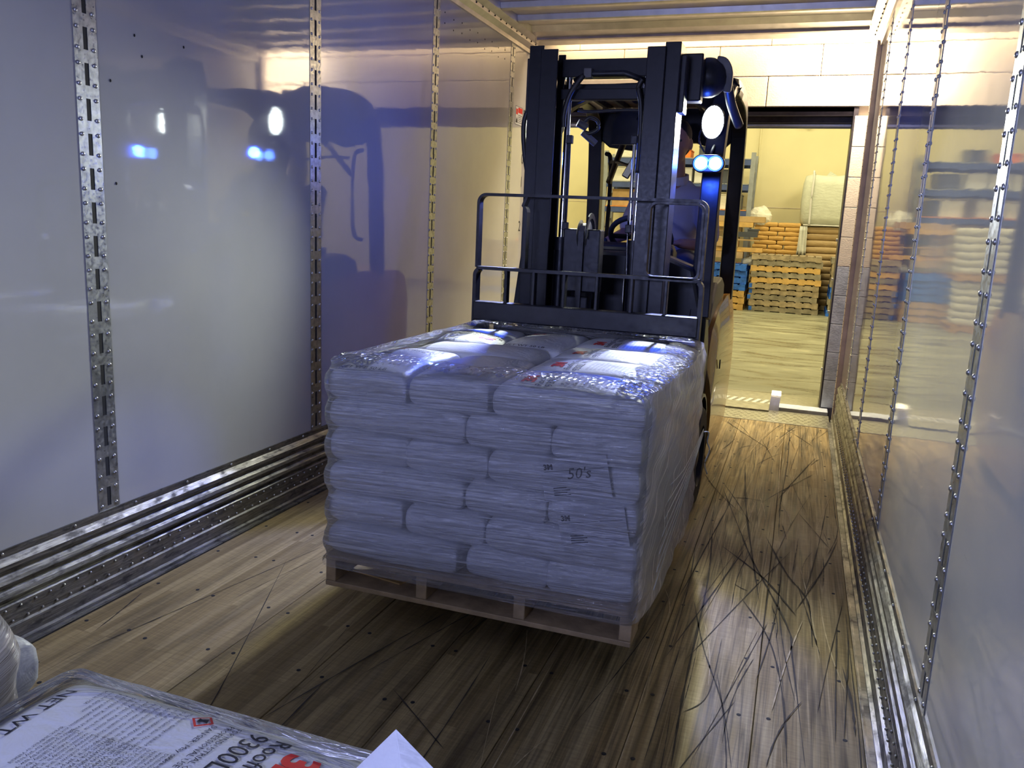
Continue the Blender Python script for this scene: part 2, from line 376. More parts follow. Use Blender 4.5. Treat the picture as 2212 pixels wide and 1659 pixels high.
def wl(o):
    v = Vector(o.location)
    while o.parent: o = o.parent; v += Vector(o.location)
    return v
def obj(name, mb, mat, parent=None, loc=None, smooth=False, bevel=0.0, bseg=2, kind=None, label=None, auto=None):
    """one mesh object; mb in world coordinates; loc = origin"""
    pw = wl(parent) if parent else Vector((0, 0, 0))
    lo = Vector(loc) if loc is not None else (pw if parent else Vector((0, 0, 0)))
    me = mesh_from(name, mb, lo, smooth or bool(auto))
    me.materials.append(MATS[mat] if isinstance(mat, str) else mat)
    o = bpy.data.objects.new(name, me); COL.objects.link(o)
    o.location = lo - pw
    if parent: o.parent = parent
    if bevel:
        b = o.modifiers.new('bevel', 'BEVEL'); b.width = bevel; b.segments = bseg; b.limit_method = 'ANGLE'; b.angle_limit = math.radians(35)
    if auto:
        me.set_sharp_from_angle(angle=math.radians(auto))
    if kind: o['kind'] = kind
    if label: o['label'] = label
    return o
def struct(name, mb, mat, **kw):
    o = obj(name, mb, mat, **kw)
    if not o.parent: o['kind'] = 'structure'
    return o
def tag(o, label, cat, group=None):
    o['label'] = label; o['category'] = cat
    if group: o['group'] = group
    return o
def thing(name, label, cat, loc=(0, 0, 0), group=None):
    o = bpy.data.objects.new(name, None); COL.objects.link(o); o.location = loc; o.empty_display_size = 0.1
    return tag(o, label, cat, group)
def shared(name, me, parent, loc=(0, 0, 0), rz=0.0, scale=None):
    o = bpy.data.objects.new(name, me); COL.objects.link(o); o.parent = parent; o.location = loc; o.rotation_euler = (0, 0, rz)
    if scale: o.scale = scale
    return o
def arc(c, r, a0, a1, n, plane='xz'):
    out = []
    for i in range(n + 1):
        a = math.radians(a0 + (a1 - a0) * i / n); u, v = r * math.cos(a), r * math.sin(a)
        out.append({'xz': (c[0] + u, c[1], c[2] + v), 'yz': (c[0], c[1] + u, c[2] + v), 'xy': (c[0] + u, c[1] + v, c[2])}[plane])
    return out
def smooth_path(pts, n=6):
    P = [Vector(p) for p in pts]; out = []
    for i in range(len(P) - 1):
        p0 = P[max(i - 1, 0)]; p1 = P[i]; p2 = P[i + 1]; p3 = P[min(i + 2, len(P) - 1)]
        for k in range(n):
            t = k / n; out.append(0.5 * ((2 * p1) + (p2 - p0) * t + (2 * p0 - 5 * p1 + 4 * p2 - p3) * t * t + (3 * p1 - p0 - 3 * p2 + p3) * t ** 3))
    out.append(P[-1]); return out

# ================================================================== TRAILER SHELL
W = 2.50; Y0 = -1.3; Y1 = 6.33; H = 2.74
# floor: planks with pairs of screws
fl = struct('floor', MB().box(0.0, W, Y0, 6.02, -0.10, -0.034), 'floor_wood')
edges = [0.072, 0.315, 0.62, 0.925, 1.23, 1.535, 1.842, 2.15, 2.432]
for i in range(len(edges) - 1):
    a, b = edges[i] + 0.001, edges[i + 1] - 0.001
    dz = random.uniform(-0.0012, 0.0012)
    pl = obj('plank', MB().box(a, b, Y0 + 0.01, 6.01, -0.033, dz), 'floor_wood', fl, bevel=0.0015, bseg=1)
    s = MB()
    for k in range(24):
        y = Y0 + 0.35 + k * 0.312
        for q, xx in enumerate((a + 0.032, b - 0.045)):
            yy = y + random.uniform(-0.02, 0.02); s.lathe((xx + random.uniform(-.006, .006), yy, dz), (0, 0, 1), [(0.0058, -0.003), (0.0065, 0.0007), (0.004, 0.0011)], 8)
    obj('screw_heads', s, 'slot_dark', pl, kind='stuff')
# gouges and rubber streaks worn into the boards
GM = [[(2.077, 4.095), (2.169, 4.359), (2.341, 4.795)], [(1.94, 4.12), (2.019, 4.136), (2.086, 4.131)], [(2.18, 5.885), (2.185, 5.104), (2.174, 4.448), (2.162, 3.968)], [(2.029, 3.045), (2.053, 3.021), (2.078, 3.006)], [(2.315, 4.954), (2.349, 5.08), (2.363, 5.109)],
 [(1.867, 4.291), (2.01, 3.627), (2.078, 3.319), (2.224, 2.78), (2.245, 2.556), (2.284, 1.99)], [(1.905, 2.826), (1.975, 2.499), (2.061, 2.199), (2.11, 1.916)], [(2.119, 3.619), (2.215, 3.234), (2.292, 3.004), (2.306, 2.646)], [(1.881, 3.693), (1.93, 3.054), (1.95, 2.253), (1.969, 1.857)],
 [(1.951, 4.815), (2.012, 3.965), (2.125, 2.927)], [(2.393, 2.561), (2.41, 2.35), (2.411, 2.186)], [(1.94, 4.605), (1.924, 3.921), (1.869, 3.12), (1.865, 2.449)], [(2.241, 1.971), (2.221, 2.319), (2.169, 2.651), (2.059, 2.938)], [(1.948, 3.42), (2.131, 3.148), (2.253, 2.868)],
 [(0.776, 1.551), (0.752, 1.68), (0.394, 2.523)], [(1.182, 1.892), (1.424, 1.702)], [(1.963, 2.108), (2.019, 2.231), (2.025, 2.586)]]
rg = random.Random(11)
for i in range(150):
    x = rg.choice((rg.uniform(1.83, 2.42), rg.uniform(1.83, 2.42), rg.uniform(0.1, 1.8))); y = rg.uniform(1.3, 5.8); L_ = rg.uniform(0.15, 1.2); a = rg.gauss(0, 0.15); cv = rg.gauss(0, 0.03)
    GM.append([(max(.09, min(2.42, x + math.sin(a) * L_ * b / 3 + cv * (b / 3) ** 2)), min(5.95, y + math.cos(a) * L_ * b / 3)) for b in range(4)])
dk_, lt_ = MB(), MB()
for i, g_ in enumerate(GM):
    P_ = smooth_path([(p[0], p[1], 0) for p in g_], 7); w_ = (rg.uniform(0.002, 0.004) if i < 14 else rg.uniform(0.0006, 0.0024)); n_ = len(P_); b_ = 0
    mb_ = lt_ if (i >= 17 and i % 4 == 0) else dk_; b_ = len(mb_.v)
    for j, p in enumerate(P_):
        t = (P_[min(j + 1, n_ - 1)] - P_[max(j - 1, 0)]).normalized(); ww = w_ * (0.35 + rg.random()) * (1 - abs(2 * j / (n_ - 1) - 1) ** 4 * 0.9)
        for q in (-1, 1): mb_.v.append((p.x + t.y * ww * q, p.y - t.x * ww * q, 0.0019))
    mb_.f += [(b_ + 2 * j, b_ + 2 * j + 1, b_ + 2 * j + 3, b_ + 2 * j + 2) for j in range(n_ - 1)]
simple('gouge_dark', (0.035, 0.027, 0.018), 0.8, var=0.5, vscale=30); simple('gouge_pale', (0.50, 0.40, 0.23), 0.7, var=0.3, vscale=30)
obj('scuff_marks', dk_, 'gouge_dark', fl, kind='stuff'); obj('pale_scratches', lt_, 'gouge_pale', fl, kind='stuff')
# aluminium strips beside the boards
for sx, nm in ((1, 'trim_left'), (-1, 'trim_right')):
    X = (lambda v: v) if sx == 1 else (lambda v: W - v)
    m = MB(); m.box(min(X(0), X(0.069)), max(X(0), X(0.069)), Y0, Y1 - 0.1, -0.03, 0.003)
    m.box(min(X(0.060), X(0.066)), max(X(0.060), X(0.066)), Y0, Y1 - 0.1, 0.003, 0.006)
    m.box(min(X(0.028), X(0.032)), max(X(0.028), X(0.032)), Y0, Y1 - 0.1, 0.003, 0.006)
    struct(nm, m, 'scuff_metal')

def post_mesh(z0, z1, width=0.088, pitch=0.105):
    """slotted logistic post lying in the y-z plane facing +x, real slots"""
    m = MB(); sw, sh = 0.0085, 0.066; t = 0.0018
    n = int((z1 - z0) / pitch); zz = z0
    cuts = [z0]
    for k in range(n):
        c = z0 + (k + 0.5) * pitch; cuts += [c - sh / 2, c + sh / 2]
    cuts.append(z1); h = width / 2
    for a, b in zip(cuts[:-1], cuts[1:]):
        i = cuts.index(a)
        if i % 2 == 0: m.box(0, t, -h, h, a, b)
        else: m.box(0, t, -h, -sw, a, b).box(0, t, sw, h, a, b)
    back = MB().box(-0.012, 0.0006, -h * 0.6, h * 0.6, z0, z1)
    rv = MB()
    for k in range(n):
        c = z0 + (k + 0.5) * pitch
        for q in (-1, 1):
            for r in (-1, 1):
                rv.ell((t, q * 0.031, c + r * 0.030), 0.0048, 0.0068, 0.0068, 8, 6)
    return m, back, rv
PM, PB, PR = post_mesh(0.285, 2.62)
post_me = mesh_from('logistic_post', PM); post_me.materials.append(MATS['galvanised'])
back_me = mesh_from('slot_backing', PB); back_me.materials.append(MATS['slot_dark'])
riv_me = mesh_from('rivets', PR, smooth=True); riv_me.materials.append(MATS['rivet_metal'])

SC = [(0.0, 0.292), (0.006, 0.292), (0.006, 0.268), (0.014, 0.262), (0.024, 0.250), (0.024, 0.238), (0.012, 0.226), (0.010, 0.216), (0.024, 0.206), (0.028, 0.194), (0.014, 0.182),
      (0.012, 0.172), (0.026, 0.162), (0.030, 0.150), (0.016, 0.138), (0.010, 0.128), (0.022, 0.120), (0.024, 0.062), (0.032, 0.058), (0.034, 0.016), (0.045, 0.012), (0.045, 0.004), (0.0, 0.004)]
walls = {}
for side, ys in (('left', (-0.46, 0.805, 2.068, 3.339, 4.605, 5.93)), ('right', (-0.62, 0.635, 1.885, 3.12, 4.375, 5.62))):
    sx = 1 if side == 'left' else -1
    X = (lambda v: v) if sx == 1 else (lambda v: W - v)
    def bx(m, a, b, *r): return m.box(min(X(a), X(b)), max(X(a), X(b)), *r)
    wl_ = struct('wall_' + side, bx(MB(), -0.06, -0.012, Y0, Y1, -0.1, H), 'rail_aluminium'); walls[side] = wl_
    cuts = [Y0] + list(ys) + [Y1]
    for a, b in zip(cuts[:-1], cuts[1:]):
        obj('wall_panel', bx(MB(), -0.010, 0.0, a + 0.002, b - 0.002, 0.0, 2.66), 'white_liner', wl_)
    for y in ys:
        rz = 0 if sx == 1 else PI
        p = shared('logistic_post', post_me, wl_, (X(0.0003), y, 0), rz)
        shared('slot_backing', back_me, p, (0, 0, 0)); r = shared('rivets', riv_me, p, (0, 0, 0)); r['kind'] = 'stuff'
    # scuff plate
    prof = [(X(a), b) for a, b in SC]
    sp = obj('scuff_plate', MB().prism(prof, Y0, Y1 - 0.06, 'y'), 'scuff_metal', wl_)
    s = MB(); y = Y0 + 0.03
    while y < Y1 - 0.1:
        s.ell((X(0.0245), y, 0.110), 0.004, 0.0042, 0.0042, 6, 4); s.ell((X(0.0265), y + 0.02, 0.072), 0.004, 0.0042, 0.0042, 6, 4); y += 0.052
    y = Y0 + 0.1
    while y < Y1 - 0.1: s.ell((X(0.007), y, 0.281), 0.004, 0.0055, 0.0055, 8, 5); y += 0.26
    obj('rivets', s, 'rivet_metal', sp, kind='stuff', smooth=True)
    rail = [(X(-0.01), 2.60), (X(0.012), 2.60), (X(0.016), 2.625), (X(0.05), 2.650), (X(0.055), 2.668), (X(0.10), 2.690), (X(0.105), 2.735), (X(-0.01), 2.735)]
    ra = obj('top_rail', MB().prism(rail, Y0, Y1, 'y'), 'rail_aluminium', wl_)
    s = MB(); y = Y0 + 0.1
    while y < Y1: s.ell((X(0.055), y, 2.662), 0.005, 0.006, 0.006, 6, 4); y += 0.11
    obj('rail_bolts', s, 'slot_dark', ra, kind='stuff')
    # rear frame post and its weather strip
    rf = obj('rear_frame_post', bx(MB(), -0.05, 0.034, Y1, Y1 + 0.07, -0.05, 2.72), 'weather_seal', wl_, bevel=0.004)
    s = MB(); z = 0.1
    while z < 2.6: s.ell((X(0.034), Y1 + 0.012, z), 0.003, 0.004, 0.004, 6, 4); z += 0.045
    obj('edge_screws', s, 'slot_dark', rf, kind='stuff')
for k in range(9):
    walls['left'] and None
dots = MB()
for y, z in ((2.27, 1.86), (2.30, 1.80), (2.5, 1.87), (2.16, 1.70), (2.165, 1.38)):
    dots.ell((0.001, y, z), 0.002, 0.004, 0.005, 8, 5)
obj('screw_holes', dots, 'slot_dark', walls['left'], kind='stuff')
# grid of small rivets high on the left wall near the tail
s = MB()
for i in range(9):
    for j in range(2): s.ell((0.0, 4.72 + i * 0.13, 2.52 - j * 0.06 - 0.012 * (i % 2)), 0.003, 0.005, 0.005, 6, 4)
obj('wall_rivets', s, 'slot_dark', walls['left'], kind='stuff')

# roof
rf = struct('ceiling', MB().box(-0.05, W + 0.05, Y0, Y1, 2.735, 2.76), 'roof_sheet')
k = 0; y = 5.74
while y > Y0:
    m = MB().prism([(y - 0.040, 2.734), (y - 0.030, 2.700), (y - 0.018, 2.694), (y + 0.018, 2.694), (y + 0.030, 2.700), (y + 0.040, 2.734)], 0.103, W - 0.103, 'x')
    obj('roof_bow', m, 'rail_aluminium', rf)
    y -= 0.335
m = MB().prism([(6.0, 2.734), (6.05, 2.70), (6.16, 2.685), (6.22, 2.672), (6.35, 2.668), (6.35, 2.734)], 0.0, W, 'x')
hd = obj('rear_header', m, 'rail_aluminium', rf)
obj('header_seam', MB().box(0.1, W - 0.1, 6.165, 6.172, 2.670, 2.686), 'weather_seal', hd)
# nose wall behind the camera
nw = struct('wall_front', MB().box(-0.05, W + 0.05, Y0 - 0.06, Y0, -0.1, H), 'white_liner')
# outer skin of the trailer roof keeps the night out above the tail: rear sill plate
sill = struct('trim_2', MB().box(0.03, 2.448, 6.022, 6.45, -0.06, 0.002), 'dock_steel', bevel=0.002, bseg=1)
s = MB()
for i in range(48):
    for j in range(7):
        cx, cy = 0.06 + i * 0.05 + (j % 2) * 0.025, 6.05 + j * 0.055
        mt = Matrix.Rotation(PI / 4 if (i + j) % 2 else -PI / 4, 3, 'Z'); s.obox((cx, cy, 0.0025), 0.026, 0.006, 0.002, mt)
obj('tread_pattern', s, 'dock_steel', sill, kind='stuff')

# lettering and sticker on the rear of the left wall
FONT = {}
def text_mesh(body, size, bold=0.0, res=2, spacing=1.0):
    key = (body, round(size, 5), bold, res, spacing)
    if key in FONT: return FONT[key]
    c = bpy.data.curves.new('t', 'FONT'); c.body = body; c.size = size; c.resolution_u = res; c.offset = bold; c.space_character = spacing
    o = bpy.data.objects.new('t', c); COL.objects.link(o)
    dg = bpy.context.evaluated_depsgraph_get(); me = o.evaluated_get(dg).to_mesh()
    vs = [tuple(v.co) for v in me.vertices]; fs = [tuple(p.vertices) for p in me.polygons]
    o.evaluated_get(dg).to_mesh_clear(); bpy.data.objects.remove(o); bpy.data.curves.remove(c)
    FONT[key] = (vs, fs); return vs, fs
m = MB()
for ch, z in (('R', 2.14), ('1', 1.985), ('0', 1.815), ('1', 1.64), ('2', 1.30)):
    vs, fs = text_mesh(ch, 0.115); m.add([(0.0012, 6.215 + v[0] * 0.9, z + v[1] - 0.04) for v in vs], fs)
obj('wall_lettering', m, 'ink_black', walls['left'])
stk = tag(obj('warning_sticker', MB().box(0.0, 0.0012, 6.035, 6.195, 2.05, 2.185), 'paper'), 'small red and white warning sticker on the left wall beside the last post', 'sticker')
obj('red_band', MB().box(0.0012, 0.0018, 6.095, 6.19, 2.140, 2.178), 'ink_red', stk)
obj('border', MB().box(0.0012, 0.0018, 6.035, 6.195, 2.05, 2.053).box(0.0012, 0.0018, 6.035, 6.195, 2.182, 2.185).box(0.0012, 0.0018, 6.035, 6.038, 2.05, 2.185).box(0.0012, 0.0018, 6.192, 6.195, 2.05, 2.185), 'ink_black', stk)
obj('pictogram', MB().box(0.0012, 0.0018, 6.048, 6.088, 2.125, 2.165), 'ink_red', stk)
obj('pictogram', MB().prism([(6.048, 2.065), (6.058, 2.105), (6.068, 2.085), (6.080, 2.108), (6.088, 2.065)], 0.0012, 0.0018, 'x'), 'ink_black', stk)
tl = MB()
for i in range(5): tl.box(0.0012, 0.0016, 6.10, 6.185 - 0.01 * (i % 2), 2.068 + i * 0.013, 2.072 + i * 0.013)
obj('text_lines', tl, 'ink_black', stk, kind='stuff')

# ================================================================== DOCK WALL AND DOORWAY
YW = 6.60; YI = 6.86; DX0, DX1, DZ = 0.02, 2.392, 2.245
dw = struct('wall_dock', MB().box(-4, DX0 - 0.02, YW + 0.03, YI, -0.2, 6).box(DX1 + 0.02, 7.5, YW + 0.03, YI, -0.2, 6).box(DX0 - 0.02, DX1 + 0.02, YW + 0.03, YI, DZ + 0.02, 6), 'mortar')
CH = 0.215
for r in range(14):
    z0 = 0.035 + r * CH + 0.002; z1 = 0.035 + (r + 1) * CH - 0.002
    if z1 < DZ + 0.06:
        mat = 'block_grey_paint' if r < 5 else 'block_paint'
        for (a, b) in ((DX1, 2.62 if r % 2 else 2.80), (-0.22 if r % 2 else -0.40, DX0)):
            obj('concrete_block', MB().box(a, b, YW, YW + 0.06, z0, z1), mat, dw, bevel=0.002, bseg=1)
    else:
        z0 += 0.062 - 0.0; z1 += 0.062; x = -0.41 + (0.36 if r % 2 else 0)
        while x < 3.0:
            obj('concrete_block', MB().box(x + 0.002, x + 0.723, YW, YW + 0.06, z0, z1), 'block_paint', dw, bevel=0.004, bseg=1); x += 0.725
dr = struct('door_1', MB().box(DX0, DX1, YI - 0.05, YI + 0.03, DZ - 0.085, DZ + 0.0), 'dark_frame')
obj('lintel_angle', MB().box(DX0, DX1, YW + 0.02, YW + 0.10, DZ - 0.03, DZ + 0.03).box(DX0, DX1, YW + 0.02, YW + 0.03, DZ - 0.06, DZ), 'dark_frame', dr)
obj('curtain_slat', MB().box(DX0, DX1, YI + 0.03, YI + 0.06, DZ - 0.115, DZ - 0.02), 'rack_grey', dr, bevel=0.004)
obj('curtain_slat', MB().box(DX0, DX1, YI + 0.0, YI + 0.03, DZ - 0.105, DZ - 0.09), 'bright_steel', dr)
for (a, b) in ((DX1 - 0.012, DX1 + 0.02), (DX0 - 0.02, DX0 + 0.012)):
    obj('door_jamb', MB().box(a, b, YW + 0.005, YI + 0.04, 0.0, DZ), 'block_grey_paint' if 0 else 'dark_frame', dr)
    s = MB()
    for z in (0.3, 0.75, 1.0, 1.3): s.cyl((a if a > 1 else b, YI - 0.03, z), ((a - 0.012) if a > 1 else (b + 0.012), YI - 0.03, z), 0.012, seg=8)
    obj('jamb_bolts', s, 'bright_steel', dr.children[-1], kind='stuff')
# dock plate between trailer and warehouse floor
dp = thing('dock_leveller', 'steel dock plate bridging the trailer floor and the warehouse doorway', 'dock plate', (1.2, 6.6, 0.0))
obj('lip', MB().box(0.15, 2.02, 6.36, 6.62, 0.003, 0.016), 'dock_steel', dp, bevel=0.003)
obj('deck', MB().box(0.04, 2.376, 6.63, 7.15, -0.04, 0.003), 'dock_steel', dp)
s = MB()
for i in range(30):
    x = 0.2 + i * 0.062; s.prism([(x, 6.63), (x + 0.03, 6.63), (x + 0.075, 6.80), (x + 0.045, 6.80)], 0.003, 0.012, 'z')
obj('ramp_glint_ribs', s, 'bright_steel', dp, kind='stuff')  # bright strips stand in for light reflecting off the hatched ramp
pth = smooth_path([(2.055, 6.44, 0.0), (2.055, 6.45, 0.05), (2.06, 6.475, 0.11), (2.06, 6.53, 0.135), (2.06, 6.56, 0.11)], 5)
obj('lip_stop', MB().bar(pth, 0.07, 0.012, up=(1, 0, 0)).box(2.02, 2.09, 6.44, 6.56, 0.0, 0.02) if 0 else MB().sweep(pth, [(-0.006, -0.035), (0.006, -0.035), (0.006, 0.035), (-0.006, 0.035)], up=(1, 0, 0)), 'bright_steel', dp, smooth=False)
struct('trim_3', MB().box(2.03, 2.44, 6.455, 6.62, -0.06, 0.028), 'block_grey_paint', bevel=0.003)

# ================================================================== WAREHOUSE
wf = struct('floor_warehouse', MB().box(-4, 7.5, YI - 0.22, 17.3, -0.25, -0.001), 'dusty_concrete')
wb = struct('wall_back', MB().box(-4, 7.5, 17.2, 17.4, -0.2, 6), 'yellow_wall')
obj('panel_joint', MB().box(-4, 7.5, 17.194, 17.2, 1.86, 1.874), 'mortar', wb)
struct('wall_east', MB().box(7.5, 7.7, YI, 17.4, -0.2, 6), 'yellow_wall')
struct('wall_west', MB().box(-4.2, -4, YI, 17.4, -0.2, 6), 'yellow_wall')
struct('ceiling_warehouse', MB().box(-4.2, 7.7, YI - 0.3, 17.4, 6, 6.2), 'yellow_wall')
cd = MB().tube(smooth_path([(1.12, 17.15, 0.9), (1.12, 17.15, 3.2), (1.15, 17.15, 3.42), (1.30, 17.15, 3.46), (2.2, 17.15, 3.46), (4.5, 17.15, 3.46)], 5), 0.018, 8)
tag(obj('conduit', cd, 'yellow_wall', smooth=True), 'thin painted conduit running up and across the yellow back wall', 'pipe')
obj('junction_box', MB().box(1.93, 2.03, 17.08, 17.17, 3.42, 3.50), 'rack_grey', bpy.data.objects['conduit'])

def pallet_parts(L=1.2, D=1.0, h=0.098):
    """stringers along x"""
    st = MB().box(-L / 2, L / 2, -0.019, 0.019, 0.014, h - 0.014)
    bd = MB().box(-0.05, 0.05, -D / 2, D / 2, -0.007, 0.007)
    return mesh_from('stringer', st), mesh_from('deck_board', bd)
PAL = {}
def make_pallet(x, y, z, mat, label, group, rz=0.0, L=1.16, h=0.098):
    key = (mat, L, h)
    if key not in PAL:
        a, b = pallet_parts(L, 1.0, h); a.materials.append(MATS[mat]); b.materials.append(MATS[mat]); PAL[key] = (a, b)
    st, bd = PAL[key]
    t = thing('wooden_pallet', label, 'pallet', (x, y, z), group); t.rotation_euler = (0, 0, rz)
    for yy in (-0.48, 0, 0.48): shared('stringer', st, t, (0, yy, 0))
    n = 9
    for k in range(n):
        shared('deck_board', bd, t, (-L / 2 + 0.052 + k * (L - 0.104) / (n - 1), 0, h - 0.007))
    for k in (0, 2, 4, 6, 8): shared('deck_board', bd, t, (-L / 2 + 0.052 + k * (L - 0.104) / (n - 1), 0, 0.007))
    return t
OW = ['topmost', 'second', 'third', 'fourth', 'fifth', 'sixth', 'seventh', 'eighth']
ords = ['bottom', 'second', 'third', 'fourth', 'fifth', 'sixth', 'seventh', 'eighth', 'ninth', 'tenth']
mats10 = ['grey_pallet_wood', 'old_pallet_wood', 'grey_pallet_wood', 'old_pallet_wood', 'old_pallet_wood', 'new_pallet_wood', 'grey_pallet_wood', 'new_pallet_wood', 'grey_pallet_wood', 'old_pallet_wood']
for k in range(10):
    ww = {'grey_pallet_wood': 'grey weathered', 'old_pallet_wood': 'brown weathered', 'new_pallet_wood': 'pale yellow'}[mats10[k]]
    nm = 'top' if k == 9 else ords[k]
    t = make_pallet(1.88 + random.uniform(-.025, .025), 15.62 + random.uniform(-.02, .02), k * 0.1 + 0.0005, mats10[k], f'{ww} pallet, {nm} of the tall central stack in the warehouse', 'pallets in the central warehouse stack', random.uniform(-.015, .015))
    if k in (0, 2, 3, 4): obj('painted_block', MB().box(*(lambda p: (p[0] - 0.584, p[0] - 0.53, p[1] - 0.503, p[1] - 0.46, p[2] + 0.014, p[2] + 0.085))(t.location)), 'blue_paint_wood', t)
for k in range(7):
    mt = ('new_pallet_wood', 'new_pallet_wood', 'new_pallet_wood', 'blue_paint_wood', 'blue_paint_wood', 'blue_paint_wood', 'blue_paint_wood')[k]
    nm = ('bottom', 'second', 'third', 'fourth', 'fifth', 'sixth', 'top')[k]
    make_pallet(0.66, 15.55 + random.uniform(-.02, .02), k * 0.115 + 0.0005, mt, f"{'blue painted' if 'blue' in mt else 'yellow pine'} pallet, {nm} of the low stack beside the fork truck", 'pallets in the blue and yellow stack', random.uniform(-.02, .02), 1.14, 0.112)
for k in range(10):
    mt = ('blue_paint_wood', 'grey_pallet_wood', 'grey_pallet_wood', 'blue_paint_wood', 'blue_paint_wood', 'grey_pallet_wood', 'old_pallet_wood', 'old_pallet_wood', 'old_pallet_wood', 'grey_pallet_wood')[k]
    nm = 'top' if k == 9 else ords[k]
    make_pallet(3.20 + random.uniform(-.02, .02), 15.6, k * 0.1 + 0.0005, mt, f"{'blue' if 'blue' in mt else 'worn brown'} pallet, {nm} of the stack at the right door jamb", 'pallets in the stack by the door jamb', random.uniform(-.02, .02))

# ------------------------------------------------------------------ bags
BAGF = {}
def bag_height(s, t, hz, var):
    a = max(0.0, 1 - abs(s) ** 12) ; b = max(0.0, 1 - abs(t) ** 10)
    h = hz * (a * b) ** 0.22
    h *= 1 + 0.06 * math.sin(3.1 * s + var) * math.cos(2.3 * t + var * 1.7) + 0.05 * math.sin(6 * s - 3 * t + var * 3) * abs(s * t) + 0.03 * mnoise.noise(Vector((s * 3, t * 2, var)))
    return h
def bag_mesh(L, Wd, T, var, mat, plump=0.0):
    key = (L, Wd, T, var, mat, plump)
    if key in BAGF: return BAGF[key]
    nx, ny = 30, 22; m = MB(); hx, hy, hz = L / 2, Wd / 2, T / 2
    def cs(i, n):
        u = -1 + 2 * i / n; return math.sin(u * PI / 2) * 0.6 + u * 0.4 if False else math.copysign(1 - (1 - abs(u)) ** 1.7, u)
    def P(i, j, sg):
        s = cs(i, nx); t = cs(j, ny); h = bag_height(s, t, hz, var + (0 if sg > 0 else 2))
        e = 1 + 0.012 * math.sin(5 * t + var * 2); f = 1 + 0.018 * math.sin(4 * s + var)
        pl = plump * max(0, 1 - s * s) * max(0, 1 - t * t) if sg > 0 else 0
        return (s * hx * e, t * hy * f, sg * h + pl)
    idx = {}
    for sg in (1, -1):
        for i in range(nx + 1):
            for j in range(ny + 1):
                if sg == -1 and (i in (0, nx) or j in (0, ny)): idx[(sg, i, j)] = idx[(1, i, j)]; continue
                idx[(sg, i, j)] = len(m.v); m.v.append(P(i, j, sg))
        for i in range(nx):
            for j in range(ny):
                q = (idx[(sg, i, j)], idx[(sg, i + 1, j)], idx[(sg, i + 1, j + 1)], idx[(sg, i, j + 1)])
                m.f.append(q if sg == 1 else q[::-1])
    me = mesh_from('bag', m, smooth=True, recalc=False); me.materials.append(MATS[mat]); BAGF[key] = me; return me
def bag_top(x, y, L, Wd, T, var, plump=0.0):
    hx, hy = L / 2, Wd / 2; s = max(-0.999, min(0.999, x / hx)); t = max(-0.999, min(0.999, y / hy))
    return bag_height(s, t, T / 2, var) + plump * (1 - s * s) * (1 - t * t)
LEGAL1 = ["Warranty, Limited Remedy, and", "Disclaimer: Unless an additional", "warranty is specifically stated on the", "applicable 3M product packaging", "specification at the time 3M ships", "the product. 3M MAKES",
          "NO OTHER WARRANTIES", "OR CONDITIONS, EXPRESS OR", "IMPLIED, INCLUDING, ANY", "IMPLIED WARRANTY OR", "CONDITION OF", "MERCHANTABILITY OR", "FITNESS FOR A PARTICULAR", "PURPOSE. If a 3M product",
          "does not conform to this", "warranty, the sole and", "exclusive remedy is, at 3M's", "option, refund of the 3M product", "Limitation of Liability: Except", "where prohibited by law, 3M will", "not be liable for any loss", "direct, indirect or related"]
LEGAL2 = ["May cause damage if inhaled", "Do not breathe dust. Use only", "in a well ventilated area. Wash", "skin after handling. Wear eye", "protection and gloves. If on skin,", "rinse with water. Get medical", "advice if you feel unwell. Store", "in a dry place. Keep closed", "Dispose of contents as local", "rules require. Keep out of reach", "For more safety information", "see the data sheet", "Made in USA"]
PRINTS = {}
